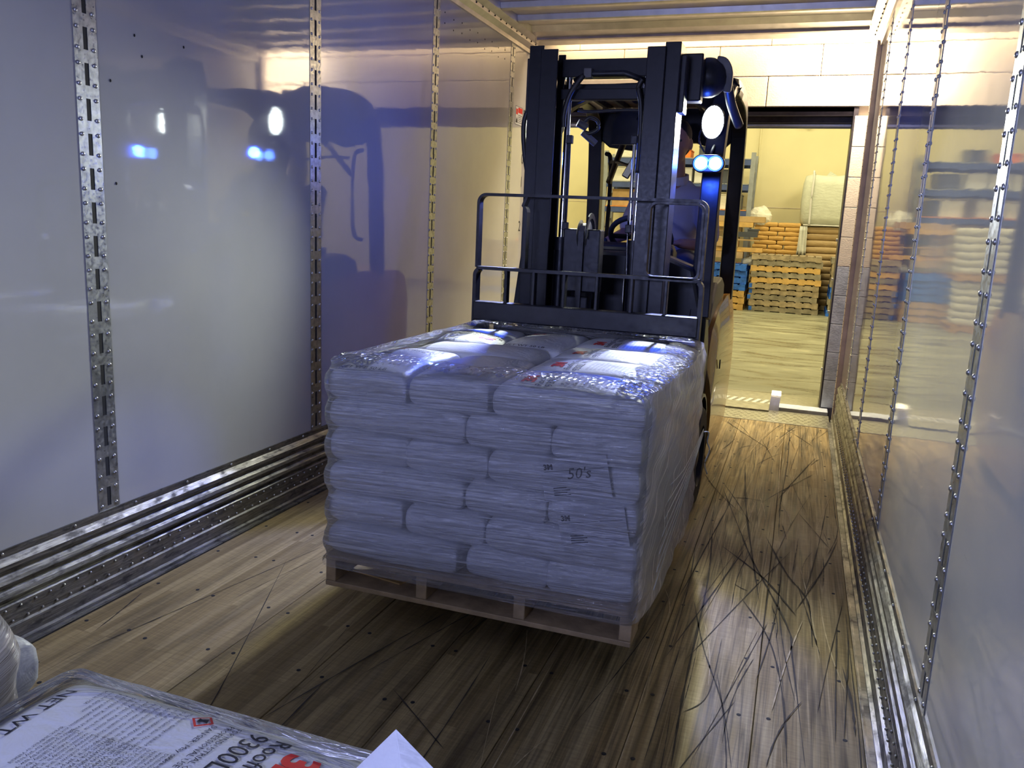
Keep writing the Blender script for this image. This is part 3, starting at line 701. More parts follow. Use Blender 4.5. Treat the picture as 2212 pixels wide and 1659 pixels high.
def print_mesh(L, Wd, T, var, plump, full):
    """printing laid on the top face of a bag; reads along -Y with up = +X"""
    key = (L, Wd, T, var, plump, full)
    if key in PRINTS: return PRINTS[key]
    k = MB(); r = MB(); mats = []
    def put(mb, body, X, Y, size, bold=0.0, spacing=1.0):
        vs, fs = text_mesh(body, size, bold, 3 if size > 0.02 else 1, spacing)
        out = []
        for v in vs:
            x = X + v[1]; y = Y - v[0]
            x = max(-L / 2 * 0.985, min(L / 2 * 0.985, x)); y = max(-Wd / 2 * 0.985, min(Wd / 2 * 0.985, y))
            out.append((x, y, bag_top(x, y, L, Wd, T, var, plump) + 0.0014))
        mb.add(out, fs)
    e = 0.124
    put(r, '3M', 0.118, e - 0.018, 0.056, 0.0022, 0.85)
    put(k, 'Roofing Granules', 0.088, e, 0.030)
    put(k, '9300L, White', 0.056, e, 0.034)
    if full:
        put(k, 'FOR INDUSTRIAL OR', 0.036, e - 0.003, 0.0105); put(k, 'PROFESSIONAL USE', 0.026, e - 0.003, 0.0105)
        put(k, 'DANGER: May cause', 0.010, e - 0.012, 0.0098)
        # hazard diamond
        cx, cy, h = -0.006, e - 0.010, 0.015
        ring = [(cx + h, cy), (cx, cy - h), (cx - h, cy), (cx, cy + h)]; inn = [(cx + h * .74, cy), (cx, cy - h * .74), (cx - h * .74, cy), (cx, cy + h * .74)]
        r.add([(a, b, bag_top(a, b, L, Wd, T, var, plump) + 0.0015) for a, b in ring + inn], [(i, (i + 1) % 4, 4 + (i + 1) % 4, 4 + i) for i in range(4)])
        g = [(cx + .008, cy - .003), (cx + .004, cy + .006), (cx - .002, cy + .003), (cx - .007, cy + .004), (cx - .005, cy - .005), (cx + .002, cy - .002)]
        k.add([(a, b, bag_top(a, b, L, Wd, T, var, plump) + 0.0015) for a, b in g], [tuple(range(6))])
        for i, ln in enumerate(LEGAL2): put(k, ln, -0.030 - i * 0.0105, e - 0.002, 0.0064)
        for i, ln in enumerate(LEGAL1): put(k, ln, 0.010 - i * 0.0072, e - 0.078, 0.0066)
        put(k, 'NET WT 50 LB', -0.205, e - 0.012, 0.026)
    else:
        for i in range(11): put(k, 'I' * (26 - (i * 5) % 7), 0.030 - i * 0.0135, e - 0.01, 0.0115, 0.0, 1.6)
        put(k, 'NET WT 50 LB', -0.205, e - 0.012, 0.026)
    me = mesh_from('printed_text', k, recalc=False); me.materials.append(MATS['ink_black'])
    m2 = mesh_from('red_logo', r, recalc=False); m2.materials.append(MATS['ink_red'])
    PRINTS[key] = (me, m2); return PRINTS[key]
def put_bag(x, y, z, rz, L, Wd, T, var, mat, label, group, pr=None, plump=0.0, tilt=(0, 0), name='granule_bag', cat='bag'):
    me = bag_mesh(L, Wd, T, var, mat, plump)
    o = bpy.data.objects.new(name, me); COL.objects.link(o); o.location = (x, y, z); o.rotation_euler = (tilt[0], tilt[1], rz)
    tag(o, label, cat, group)
    if pr:
        a_, b_ = print_mesh(L, Wd, T, var, plump, pr == 'full'); shared('printed_text', a_, o)['kind'] = 'stuff'; shared('red_logo', b_, o)
    return o
def layer_plan(flip):
    """nine bags: (cx, cy, along_x?) in a 1.01 x 1.2 footprint, front at y=0"""
    out = [(0.135, 0.23, 0, 'left'), (0.405, 0.23, 0, 'second from left'), (0.27, 0.60, 1, 'left middle'), (0.135, 0.97, 0, 'rear left corner'), (0.405, 0.97, 0, 'rear second')]
    out += [(0.775, 0.15 + 0.30 * k, 1, ('right', 'right side second', 'right side third', 'rear right corner')[k]) for k in range(4)]
    if flip: out = [(1.01 - a, b, c, d.replace('left', 'LL').replace('right', 'left').replace('LL', 'right')) for a, b, c, d in out]
    return out

def load(x0, y0, z0, layers, tn, group, desc, vis=True, sgn=1):
    """stack; sgn=1 front face towards -y"""
    rnd = random.Random(int(x0 * 100) + 5)
    for l in range(layers):
        fromtop = layers - 1 - l
        flip = fromtop % 2 == 1
        for k, (cx, cy, al, nm) in enumerate(layer_plan(flip)):
            x = x0 + cx; y = y0 + (cy if sgn == 1 else -cy); top = fromtop == 0
            T = tn * (1.0 if not top else 1.0); Ln = 0.475 if al else 0.475; Wd = 0.31 if al else 0.275
            rz = 0.0 if al else PI / 2
            if not al and rnd.random() < .5: rz = -PI / 2
            if al: rz = PI
            yield l, fromtop, k, x, y, z0 + l * tn + tn / 2, rz, Ln, Wd, T, al, nm, flip, top

LX0, LY0, LZ0, TN = 0.783, 2.19, 0.229, 0.1035
onames = ['top', 'second', 'third', 'fourth', 'fifth', 'bottom']
for l, ft, k, x, y, z, rz, Ln, Wd, T, al, nm, flip, top in load(LX0, LY0, LZ0, 6, TN, '', ''):
    dx = random.uniform(-.007, .007); dy = random.uniform(-.004, .016)
    if nm in ('left', 'right', 'second from left', 'second from right') and cy_front(y) if False else False: pass
    front = (y - LY0) < 0.25
    lay = onames[ft]
    if front:
        place = {'left': 'left', 'right': 'right', 'second from left': 'middle', 'second from right': 'middle'}[nm]
        lab = f"white bag at the front {place} of the {lay} layer on the raised pallet"
    else:
        lab = f"white bag at the {nm.replace('rear second', 'rear middle')} of the {lay} layer on the raised pallet"
    T2 = T * 1.05; plump = 0.0
    pr = None
    if top:
        T2 = T * 1.05; plump = 0.022 if front else 0.014; z -= 0.004
        pr = 'part' if (nm.startswith('right') or nm in ('rear right corner', 'left', 'rear second', 'rear left corner')) else None
        if nm == 'left': rz = PI / 2
    if (ft == 4 and front and nm == 'right'): pr = 'part'
    Lx = Ln * (1.0 if al else 1.0)
    if al: Lx = 0.475 if not flip else 0.475
    put_bag(x + dx, y + dy, z, rz + random.uniform(-.025, .025), Lx * random.uniform(.955, .98), Wd * (random.uniform(.95, .985) if not al else 0.97), T2 * random.uniform(.98, 1.05), (k * 2 + ft * 3) % 5, 'white_bag', lab, 'granule bags on the raised pallet', pr, plump, tilt=(random.uniform(-.018, .018), random.uniform(-.014, .014)), name='granule_bag')

# ------------------------------------------------------------------ raised pallet
pt = thing('wooden_pallet', 'pale wooden pallet raised on the forks under the wrapped white bags', 'pallet', (1.288, 2.79, 0.122))
PX0, PX1, PY0, PY1, PZ = 0.783, 1.793, 2.175, 3.40, 0.122
for i in range(4):
    a = PX0 + (PX1 - PX0 - 0.036) * i / 3
    obj('stringer', MB().box(a, a + 0.036, PY0 + 0.004, PY1 - 0.004, PZ + 0.016, PZ + 0.090), 'pallet_wood', pt, bevel=0.002, bseg=1)
for k in range(7):
    y = PY0 + k * (PY1 - PY0 - 0.12) / 6
    obj('deck_board', MB().box(PX0, PX1, y, y + 0.12, PZ + 0.090, PZ + 0.106), 'pallet_wood', pt, bevel=0.002, bseg=1)
for y in (PY0, 2.70, PY1 - 0.12):
    obj('bottom_board', MB().box(PX0, PX1, y, y + 0.12, PZ, PZ + 0.016), 'pallet_wood', pt, bevel=0.002, bseg=1)
obj('splinter', MB().prism([(0.83, 2.27), (1.02, 2.24), (1.04, 2.29), (0.90, 2.31)], PZ + 0.017, PZ + 0.022, 'z'), 'new_pallet_wood', pt)

# ------------------------------------------------------------------ stretch wrap
def wrap_ring(x0, x1, y0, y1, r, n):
    """perimeter points with outward normals, starting at the front left corner, anticlockwise seen from above (front, right, back, left)"""
    segs = []
    cs_ = [((x0 + r, y0 + r), 180, 270), ((x1 - r, y0 + r), 270, 360), ((x1 - r, y1 - r), 0, 90), ((x0 + r, y1 - r), 90, 180)]
    pts = []
    for c, a0, a1 in cs_:
        for i in range(7):
            a = math.radians(a0 + (a1 - a0) * i / 6); pts.append(Vector((c[0] + r * math.cos(a), c[1] + r * math.sin(a))))
    out = []
    P = pts + [pts[0]]
    for a, b in zip(P[:-1], P[1:]):
        d = (b - a).length; k = max(1, int(d / n))
        for i in range(k): out.append(a.lerp(b, i / k))
    return out
def wrap(name, x0, x1, y0, y1, zb, zt, lip, label, z_first, tn, side_skew=0.9, lipm='film_top'):
    ring = wrap_ring(x0, x1, y0, y1, 0.045, 0.03); n = len(ring); cx, cy = (x0 + x1) / 2, (y0 + y1) / 2
    per = [0.0]
    for i in range(n): per.append(per[-1] + (ring[(i + 1) % n] - ring[i]).length)
    rows = []
    nz = 44
    for j in range(nz + 1): rows.append(('side', zb + (zt - zb) * j / nz))
    for j in range(1, 8): rows.append(('lip', j / 7))
    v = []; uv = []; faces = []; mi = []
    for kind, val in rows:
        for i in range(n + 1):
            p = ring[i % n]; a = ring[(i + 1) % n] - ring[(i - 1) % n]; nr = Vector((a.y, -a.x)).normalized()
            u = per[i]
            z = val if kind == 'side' else zt
            frontf = 1.0 if abs(nr.y) > 0.7 else 0.0; rightf = max(0, nr.x)
            nv = mnoise.noise(Vector((p.x * 4, p.y * 4, z * 9)))
            if kind == 'side':
                ph = ((z - z_first) / tn) % 1.0
                dent = -0.013 * (math.cos(2 * PI * ph) * 0.5 + 0.5) ** 2 if z > z_first - 0.01 else 0
                off = dent + 0.006 * nv
                if rightf > 0.7:
                    yy = (p.y - y0) / (y1 - y0)
                    off = off * 0.4 + 0.035 * math.sin(PI * min(1, max(0, yy))) * (0.5 + 0.5 * (z - zb) / (zt - zb)) + 0.010 * mnoise.noise(Vector((p.y * 7 + z * 9, z * 3, 1))) + 0.03 * max(0, yy - 0.6) * ((z - zb) / (zt - zb))
                t = (z - zb) / (zt - zb)
                if t < 0.12: off += 0.004
                q = Vector((p.x + nr.x * off, p.y + nr.y * off, z + (0.006 * nv if t < 0.02 else 0)))
                if t > 0.93: q.x -= nr.x * 0.014 * (t - 0.93) / 0.07; q.y -= nr.y * 0.014 * (t - 0.93) / 0.07
            else:
                inn = lip * (1 + 0.45 * mnoise.noise(Vector((p.x * 5, p.y * 5, 3.3)))) * val + 0.014
                dz = 0.016 * math.sin(val * 2.2) + 0.010 * mnoise.noise(Vector((p.x * 16, p.y * 16, val * 4))) * val
                q = Vector((p.x - nr.x * inn, p.y - nr.y * inn, zt + dz + 0.004))
            v.append(tuple(q))
            vv = z if kind == 'side' else zt + val * lip
            uv.append((u, vv - (side_skew * u if rightf > 0.7 else 0.03 * u)))
    R = len(rows)
    for j in range(R - 1):
        for i in range(n):
            faces.append((j * (n + 1) + i, j * (n + 1) + i + 1, (j + 1) * (n + 1) + i + 1, (j + 1) * (n + 1) + i))
            p = ring[i]; a = ring[(i + 1) % n] - ring[(i - 1) % n]; nr = Vector((a.y, -a.x)).normalized()
            mi.append(2 if rows[j + 1][0] == 'lip' else (1 if nr.x > 0.75 else 0))
    me = bpy.data.meshes.new(name); me.from_pydata(v, [], faces)
    for mt in ('film_front', 'film_side', lipm): me.materials.append(MATS[mt])
    me.polygons.foreach_set('material_index', mi); me.polygons.foreach_set('use_smooth', [True] * len(faces))
    ul = me.uv_layers.new(name='UVMap')
    for lp in me.loops: ul.data[lp.index].uv = uv[lp.vertex_index]
    o = bpy.data.objects.new(name, me); COL.objects.link(o)
    return tag(o, label, 'plastic wrap')
wr = wrap('stretch_wrap', 0.768, 1.808, 2.160, 3.41, 0.196, 0.868, 0.10, 'clear stretch film wound around the raised pallet load of white bags', LZ0, TN)
# knotted film tail on the right side
m = MB()
for k in range(7):
    a = (1.832, 2.28 + 0.10 * k * 0.3, 0.40 + 0.045 * (k - 3)); m.tube(smooth_path([a, (1.842, 2.75, 0.46 + 0.02 * (k - 3)), (1.850, 3.18, 0.545 + 0.004 * (k - 3))], 5), 0.0011, 5)
m.tube(smooth_path([(1.850, 3.18, 0.545), (1.865, 3.24, 0.53), (1.862, 3.25, 0.49), (1.872, 3.27, 0.45), (1.860, 3.25, 0.40), (1.87, 3.28, 0.35)], 6), 0.003, 6)
obj('film_tail', m, 'clear_sheet', wr, smooth=True)

# paper labels under the film on the front face
def sheet(cx, cz, wd, ht, rot, y, label, hand):
    c, s_ = math.cos(rot), math.sin(rot)
    def T(a, b, o=0.0): return (cx + a * c - b * s_, y - o, cz + a * s_ + b * c)
    mb = MB().add([T(-wd / 2, -ht / 2), T(wd / 2, -ht / 2), T(wd / 2, ht / 2), T(-wd / 2, ht / 2), T(-wd / 2, -ht / 2, -0.001), T(wd / 2, -ht / 2, -0.001), T(wd / 2, ht / 2, -0.001), T(-wd / 2, ht / 2, -0.001)],
                  [(0, 1, 2, 3), (7, 6, 5, 4), (0, 4, 5, 1), (1, 5, 6, 2), (2, 6, 7, 3), (3, 7, 4, 0)])
    o = tag(obj('paper_label', mb, 'paper'), label, 'label')
    ink = MB()
    vs, fs = text_mesh('3M', 0.022, 0.001); ink.add([T(-wd / 2 + 0.01 + v[0], ht / 2 - 0.03 + v[1], 0.0006) for v in vs], fs)
    ink.add([T(-wd / 2 + 0.01, ht / 2 - 0.036, 0.0006), T(wd / 2 - 0.01, ht / 2 - 0.036, 0.0006), T(wd / 2 - 0.01, ht / 2 - 0.0375, 0.0006), T(-wd / 2 + 0.01, ht / 2 - 0.0375, 0.0006)], [(0, 1, 2, 3)])
    if hand:
        vs, fs = text_mesh("50's", 0.046); ink.add([T(-0.025 + v[0] + 0.25 * v[1], 0.0 + v[1], 0.0006) for v in vs], fs)
    for i in range(4):
        e_ = -0.02 - 0.01 * (i % 2); ink.add([T(-wd / 2 + 0.03, -ht / 2 + 0.016 + i * 0.007, 0.0006), T(e_, -ht / 2 + 0.016 + i * 0.007, 0.0006), T(e_, -ht / 2 + 0.0195 + i * 0.007, 0.0006), T(-wd / 2 + 0.03, -ht / 2 + 0.0195 + i * 0.007, 0.0006)], [(0, 1, 2, 3)])
    obj('printing', ink, 'ink_black', o)
    return o
sheet(1.60, 0.602, 0.20, 0.125, 0.22, 2.180, "white paper label marked 50's under the film on the front right", True)
sheet(1.66, 0.462, 0.20, 0.115, 0.22, 2.180, 'lower white paper label with printed bars under the film', False)

# ================================================================== FOREGROUND LOADS
FX0, FY1, FTOP = 1.325, 0.725, 0.735
ftn = (FTOP - 0.107 - 0.012) / 6
fp = thing('wooden_pallet', 'pallet on the trailer floor under the nearest wrapped bags', 'pallet', (1.83, 0.1, 0))
sp = thing('wooden_pallet', 'pallet on the trailer floor at the near left under wrapped bags', 'pallet', (0.77, 0.1, 0))
for P_, ax in ((fp, FX0), (sp, 0.27)):
    for i in range(4):
        a = ax + (1.01 - 0.036) * i / 3; obj('stringer', MB().box(a, a + 0.036, FY1 - 1.24, FY1 - 0.02, 0.018, 0.090), 'pallet_wood', P_)
    for k in range(7): obj('deck_board', MB().box(ax, ax + 1.01, FY1 - 0.135 - k * 0.18, FY1 - 0.015 - k * 0.18, 0.090, 0.106), 'pallet_wood', P_)
    for k in range(3): obj('bottom_board', MB().box(ax, ax + 1.01, FY1 - 0.135 - k * 0.54, FY1 - 0.015 - k * 0.54, 0.002, 0.018), 'pallet_wood', P_)
for (ax, lays, tn, nm, dsc) in ((FX0, 6, ftn, 'near', 'nearest load'), (0.27, 7, ftn * 0.93, 'left', 'near left load')):
    for l in range(lays):
        top = l == lays - 1
        for k, (cx, cy, al, pn) in enumerate(layer_plan((lays - 1 - l) % 2 == 0)):
            if cy > 0.65 and not top: continue
            if nm == 'left' and cy > 0.65: continue
            x = ax + cx; y = FY1 - 0.02 - cy; z = 0.107 + l * tn + tn / 2
            rz = 0.0 if al else PI / 2
            lab = f'white granule bag in the hidden lower layers of the {dsc}' if not top else f"white bag in the top layer of the {dsc}, {pn.replace('rear', 'camera side')}"
            pr = None; plump = 0.0
            if top and nm == 'near':
                pr = 'part'; plump = 0.012
                if al and cx < 0.5 and cy < 0.2:
                    pr = 'full'; lab = 'white bag with red and black printing at the near left of the photo'; x = 1.562; y = 0.572; z -= 0.002
            if cy > 0.65 and top: 
                pass
            put_bag(x, y, z, rz, 0.475, 0.30 if al else 0.275, tn * 1.08, (k + l) % 5, 'white_bag', lab, f'granule bags on the {dsc}', pr, plump)
wrap('stretch_wrap', FX0 - 0.018, FX0 + 1.03, FY1 - 1.26, FY1 + 0.014, 0.08, FTOP - 0.018, 0.035, 'clear stretch film around the nearest load of bags', 0.107, ftn, side_skew=0.3, lipm='film_near')
wrap('stretch_wrap', 0.25, 1.292, FY1 - 1.26, FY1 - 0.045, 0.08, 0.815, 0.05, 'clear stretch film around the load at the far left edge', 0.107, ftn, side_skew=0.3, lipm='film_near')
# folded bag end flap standing on the nearest load
fm = MB()
A = [(1.764, 0.668, 0.742), (1.810, 0.668, 0.800), (1.925, 0.640, 0.745), (1.86, 0.575, 0.738)]
ctr = (1.835, 0.640, 0.762)
vs = []
for p in A + [ctr]: vs.append(p)
for p in A + [ctr]: vs.append((p[0], p[1] - 0.002, p[2] - 0.004))
fs = [(0, 1, 4), (1, 2, 4), (2, 3, 4), (3, 0, 4), (5, 9, 6), (6, 9, 7), (7, 9, 8), (8, 9, 5), (0, 5, 6, 1), (1, 6, 7, 2), (2, 7, 8, 3), (3, 8, 5, 0)]
fm.add(vs, fs)
flap_parent = [o for o in COL.objects if o.get('label', '').startswith('white bag in the top layer of the nearest load')]
flap_parent = min(flap_parent, key=lambda o: (o.location.x - 1.93) ** 2 + (o.location.y - 0.5) ** 2)
fo = obj('bag_flap', fm, 'white_bag', None, label='stiff folded corner flap standing up')
fo.parent = flap_parent; fo.matrix_parent_inverse = (Matrix.Translation(flap_parent.location) @ flap_parent.rotation_euler.to_matrix().to_4x4()).inverted()
#FORKLIFT#
# ================================================================== FORK TRUCK
XC = 1.255
fk = thing('forklift', 'black and orange counterbalance fork truck driving into the trailer with white and blue lights on', 'forklift', (XC, 4.7, 0))
def MX(x): return 2 * XC - x
# mast: outer and inner channels on both sides (real channel sections)
def channel(x0, x1, y0, y1, z0, z1, open_to, t=0.014):
    """C section, web on the outside; open towards -1 or +1 in x"""
    if open_to > 0: poly = [(x0, y0), (x1, y0), (x1, y0 + t), (x0 + t, y0 + t), (x0 + t, y1 - t), (x1, y1 - t), (x1, y1), (x0, y1)]
    else: poly = [(x1, y0), (x1, y1), (x0, y1), (x0, y1 - t), (x1 - t, y1 - t), (x1 - t, y0 + t), (x0, y0 + t), (x0, y0)]
    return MB().prism(poly, z0, z1, 'z')
for sg in (1, -1):
    X = (lambda v: v) if sg == 1 else MX
    def ch(a, b, *r): return channel(min(X(a), X(b)), max(X(a), X(b)), *r, sg)
    obj('outer_mast_rail', ch(0.926, 0.992, 3.585, 3.735, 0.06, 2.075), 'black_paint', fk, bevel=0.003)
    obj('inner_mast_rail', ch(0.985, 1.062, 3.565, 3.700, 0.07, 2.055), 'black_paint', fk, bevel=0.003)
    m = MB().box(min(X(0.905), X(0.93)), max(X(0.905), X(0.93)), 3.62, 3.72, 1.80, 2.03); obj('mast_bracket', m, 'black_steel', fk, bevel=0.004)
    # lift cylinders behind the rails
    m = MB().cyl((X(1.085), 3.69, 0.15), (X(1.085), 3.69, 1.22), 0.026, seg=16); c = obj('lift_cylinder', m, 'black_steel', fk, smooth=False, auto=40)
    obj('cylinder_rod', MB().cyl((X(1.085), 3.69, 1.22), (X(1.085), 3.69, 1.97), 0.014, seg=12), 'chrome_rod', c, auto=40)
    m = MB().cyl((X(1.085), 3.69, 1.20), (X(1.085), 3.69, 1.26), 0.033, seg=14); obj('cylinder_cap', m, 'black_steel', c, auto=40)
    # hydraulic pipe with clamps in front of it
    obj('hydraulic_pipe', MB().tube(smooth_path([(X(1.108), 3.66, 0.6), (X(1.108), 3.66, 1.55), (X(1.106), 3.66, 1.68)], 4), 0.008, 8), 'chrome_rod' if sg == -1 else 'black_steel', fk, smooth=True)
    for z in (1.31, 1.69):
        obj('pipe_clamp', MB().box(min(X(1.095), X(1.122)), max(X(1.095), X(1.122)), 3.645, 3.675, z - 0.018, z + 0.018), 'black_steel', fk, bevel=0.003)
obj('mast_top_tie', MB().box(1.055, MX(1.055), 3.66, 3.72, 1.955, 2.030).box(1.055, MX(1.055), 3.655, 3.665, 1.86, 1.905), 'black_paint', fk, bevel=0.003)
obj('mast_cross_tie', MB().box(1.0, MX(1.0), 3.715, 3.735, 1.865, 1.935), 'black_paint', fk, bevel=0.003)
obj('mast_lower_tie', MB().box(0.95, MX(0.95), 3.72, 3.76, 0.30, 0.48), 'black_paint', fk, bevel=0.003)
obj('tie_tube', MB().tube([(1.12, 3.64, 1.935), (1.18, 3.64, 1.965), (1.34, 3.64, 1.965), (1.44, 3.64, 1.93)], 0.012, 8), 'black_steel', fk, smooth=True)
obj('tie_clamp', MB().box(1.165, 1.20, 3.62, 3.66, 1.945, 1.985), 'grey_trim', fk, bevel=0.003)
# hoses
hs = [[(1.085, 3.63, 1.74), (1.088, 3.62, 1.80), (1.115, 3.61, 1.88), (1.165, 3.62, 1.955)],
      [(1.425, 3.62, 1.935), (1.41, 3.62, 1.90), (1.425, 3.62, 1.84), (1.43, 3.63, 1.74), (1.428, 3.64, 1.55)],
      [(0.915, 3.66, 1.84), (0.890, 3.66, 1.77), (0.888, 3.67, 1.68), (0.905, 3.68, 1.56), (0.93, 3.70, 1.46)],
      [(1.56, 3.66, 1.96), (1.555, 3.66, 1.88), (1.500, 3.66, 1.78), (1.463, 3.66, 1.72), (1.444, 3.66, 1.66), (1.440, 3.66, 1.3)],
      [(1.10, 3.80, 1.835), (1.16, 3.80, 1.828), (1.25, 3.80, 1.832), (1.36, 3.80, 1.835), (1.45, 3.80, 1.825)]]
for h in hs[:2] + hs[2:]:
    obj('hydraulic_hose', MB().tube(smooth_path(h, 8), 0.0115 if h is not hs[4] else 0.007, 8), 'hose_rubber', fk, smooth=True)
obj('hydraulic_hose', MB().tube(smooth_path([(1.10, 3.9, 1.79), (1.13, 3.9, 1.815), (1.17, 3.9, 1.80), (1.175, 3.9, 1.765), (1.14, 3.9, 1.745), (1.11, 3.9, 1.75)], 6), 0.009, 8), 'hose_rubber', fk, smooth=True)
obj('hose_fitting', MB().cyl((1.08, 3.88, 1.79), (1.12, 3.90, 1.77), 0.018).cyl((1.10, 3.9, 1.75), (1.16, 3.93, 1.70), 0.016), 'grey_trim', fk, auto=40)
# big rubber boot / hose bundle beside the mast head on the right
m = MB().ell((1.665, 3.90, 1.985), 0.085, 0.10, 0.085, 16, 10); obj('hose_reel', m, 'black_steel', fk, smooth=True)
obj('reel_bracket', MB().box(1.565, 1.66, 3.72, 3.80, 1.86, 2.055), 'black_paint', fk, bevel=0.006)
obj('reel_guard', MB().sweep(smooth_path([(1.70, 3.88, 2.055), (1.735, 3.88, 2.045), (1.755, 3.89, 2.00), (1.75, 3.92, 1.93)], 5), [(-0.016, -0.02), (0.016, -0.02), (0.016, 0.02), (-0.016, 0.02)], up=(0, 1, 0)), 'grey_trim', fk, bevel=0.004)
obj('grab_tube', MB().tube(smooth_path([(1.742, 3.95, 1.98), (1.755, 4.05, 1.91), (1.768, 4.12, 1.87), (1.79, 4.2, 1.82)], 4), 0.022, 12), 'hose_rubber', fk, smooth=True)
# free lift cylinder and chain sheave in the middle
c = obj('free_lift_cylinder', MB().cyl((1.20, 3.67, 0.55), (1.20, 3.67, 1.18), 0.048, seg=20).cyl((1.20, 3.67, 1.18), (1.20, 3.67, 1.22), 0.055, seg=20), 'black_steel', fk, auto=40)
pul = obj('chain_sheave', MB().lathe((1.185, 3.64, 1.275), (1, 0, 0), [(0.058, 0), (0.066, 0.004), (0.052, 0.010), (0.052, 0.034), (0.066, 0.040), (0.058, 0.044)], 24), 'grey_trim', fk, auto=40)
obj('sheave_guard', MB().sweep(arc((1.235, 3.64, 1.285), 0.075, -20, 200, 12, 'yz'), [(-0.012, -0.003), (0.012, -0.003), (0.012, 0.003), (-0.012, 0.003)], up=(1, 0, 0)), 'black_steel', fk)
obj('chain', MB().box(1.196, 1.220, 3.575, 3.584, 0.75, 1.29), 'black_steel', fk)
obj('valve_block', MB().box(1.12, 1.29, 3.60, 3.68, 1.02, 1.30).box(1.13, 1.25, 3.59, 3.62, 0.90, 1.0), 'black_steel', fk, bevel=0.006)
# carriage and load backrest
YB = 3.42
BL, BR = 0.785, 1.765
def rrect(x0, x1, z0, z1, r, y, corners=(1, 1, 1, 1)):
    pts = []
    for (cx, cz, a0, on) in ((x1 - r, z1 - r, 0, corners[0]), (x0 + r, z1 - r, 90, corners[1]), (x0 + r, z0 + r, 180, corners[2]), (x1 - r, z0 + r, 270, corners[3])):
        if on: pts += arc((cx, y, cz), r, a0, a0 + 90, 6)
        else:
            qx = cx + (r if a0 in (0, 270) else -r); qz = cz + (r if a0 in (0, 90) else -r); pts.append((qx, y, qz))
    return pts
bk = obj('load_backrest', MB().bar([(BL, YB, 1.13)] + arc((BL + 0.035, YB, 1.395), 0.035, 180, 90, 6) + arc((BR - 0.035, YB, 1.395), 0.035, 90, 0, 6) + [(BR, YB, 1.13)], 0.045, 0.014, up=(0, 1, 0)) if False else
         MB().sweep([(BL, YB, 1.115)] + arc((BL + 0.035, YB, 1.395), 0.035, 180, 90, 6) + arc((BR - 0.035, YB, 1.395), 0.035, 90, 0, 6) + [(BR, YB, 1.115)], [(-0.006, -0.022), (0.006, -0.022), (0.006, 0.022), (-0.006, 0.022)], up=(0, 1, 0)), 'black_steel', fk)
FR = [(-0.006, -0.022), (0.006, -0.022), (0.006, 0.022), (-0.006, 0.022)]
def flat(nm, pts, w=0.006, d=0.022): return obj(nm, MB().sweep(pts, [(-w, -d), (w, -d), (w, d), (-w, d)], up=(0, 1, 0)), 'black_steel', fk)
flat('backrest_window_frame', [(1.005, YB, 1.425)] + arc((0.975, YB, 1.36), 0.03, 60, 0, 3) + [(1.005, YB, 1.12)])
flat('backrest_window_frame', rrect(1.535, 1.752, 1.118, 1.418, 0.03, YB) + [rrect(1.535, 1.752, 1.118, 1.418, 0.03, YB)[0]], 0.005)
flat('backrest_rail', [(BL, YB, 1.112), (BR, YB, 1.112)], 0.007)
flat('backrest_side', arc((BL + 0.025, YB, 1.080), 0.03, 120, 180, 4) + [(BL - 0.005, YB, 0.85)], 0.008, 0.026)
flat('backrest_side', arc((BR - 0.025, YB, 1.080), 0.03, 60, 0, 4) + [(BR + 0.005, YB, 0.78)], 0.008, 0.026)
for x in (0.925, 1.052, 1.19, 1.334, 1.483, 1.627):
    obj('backrest_upright', MB().box(x - 0.007, x + 0.007, YB - 0.02, YB + 0.02, 0.955, 1.108), 'black_steel', fk, bevel=0.003)
obj('carriage_top_bar', MB().box(BL - 0.008, BR + 0.005, YB - 0.03, YB + 0.03, 0.880, 0.965), 'black_steel', fk, bevel=0.006)
obj('carriage_plate', MB().box(0.90, 1.77, YB + 0.01, YB + 0.05, 0.63, 0.86), 'black_paint', fk, bevel=0.006)
obj('carriage_bottom_bar', MB().box(0.86, 1.66, YB - 0.02, YB + 0.04, 0.30, 0.38), 'black_steel', fk, bevel=0.006)
obj('hanger_foot', MB().box(0.78, 0.845, YB - 0.03, YB + 0.02, 0.80, 0.885), 'black_steel', fk, bevel=0.008)
for x in (0.88, 1.60): obj('carriage_side_plate', MB().box(x - 0.012, x + 0.012, YB, 3.56, 0.3, 0.88), 'black_paint', fk, bevel=0.004)
for x in (1.000, 1.500):
    obj('fork', MB().prism([(3.435, 0.84), (3.395 + 0.0, 0.84), (3.395, 0.205), (3.38, 0.186), (2.30, 0.172), (2.30, 0.160), (3.40, 0.140), (3.435, 0.158)], x - 0.045, x + 0.045, 'x'), 'black_steel', fk, bevel=0.003)
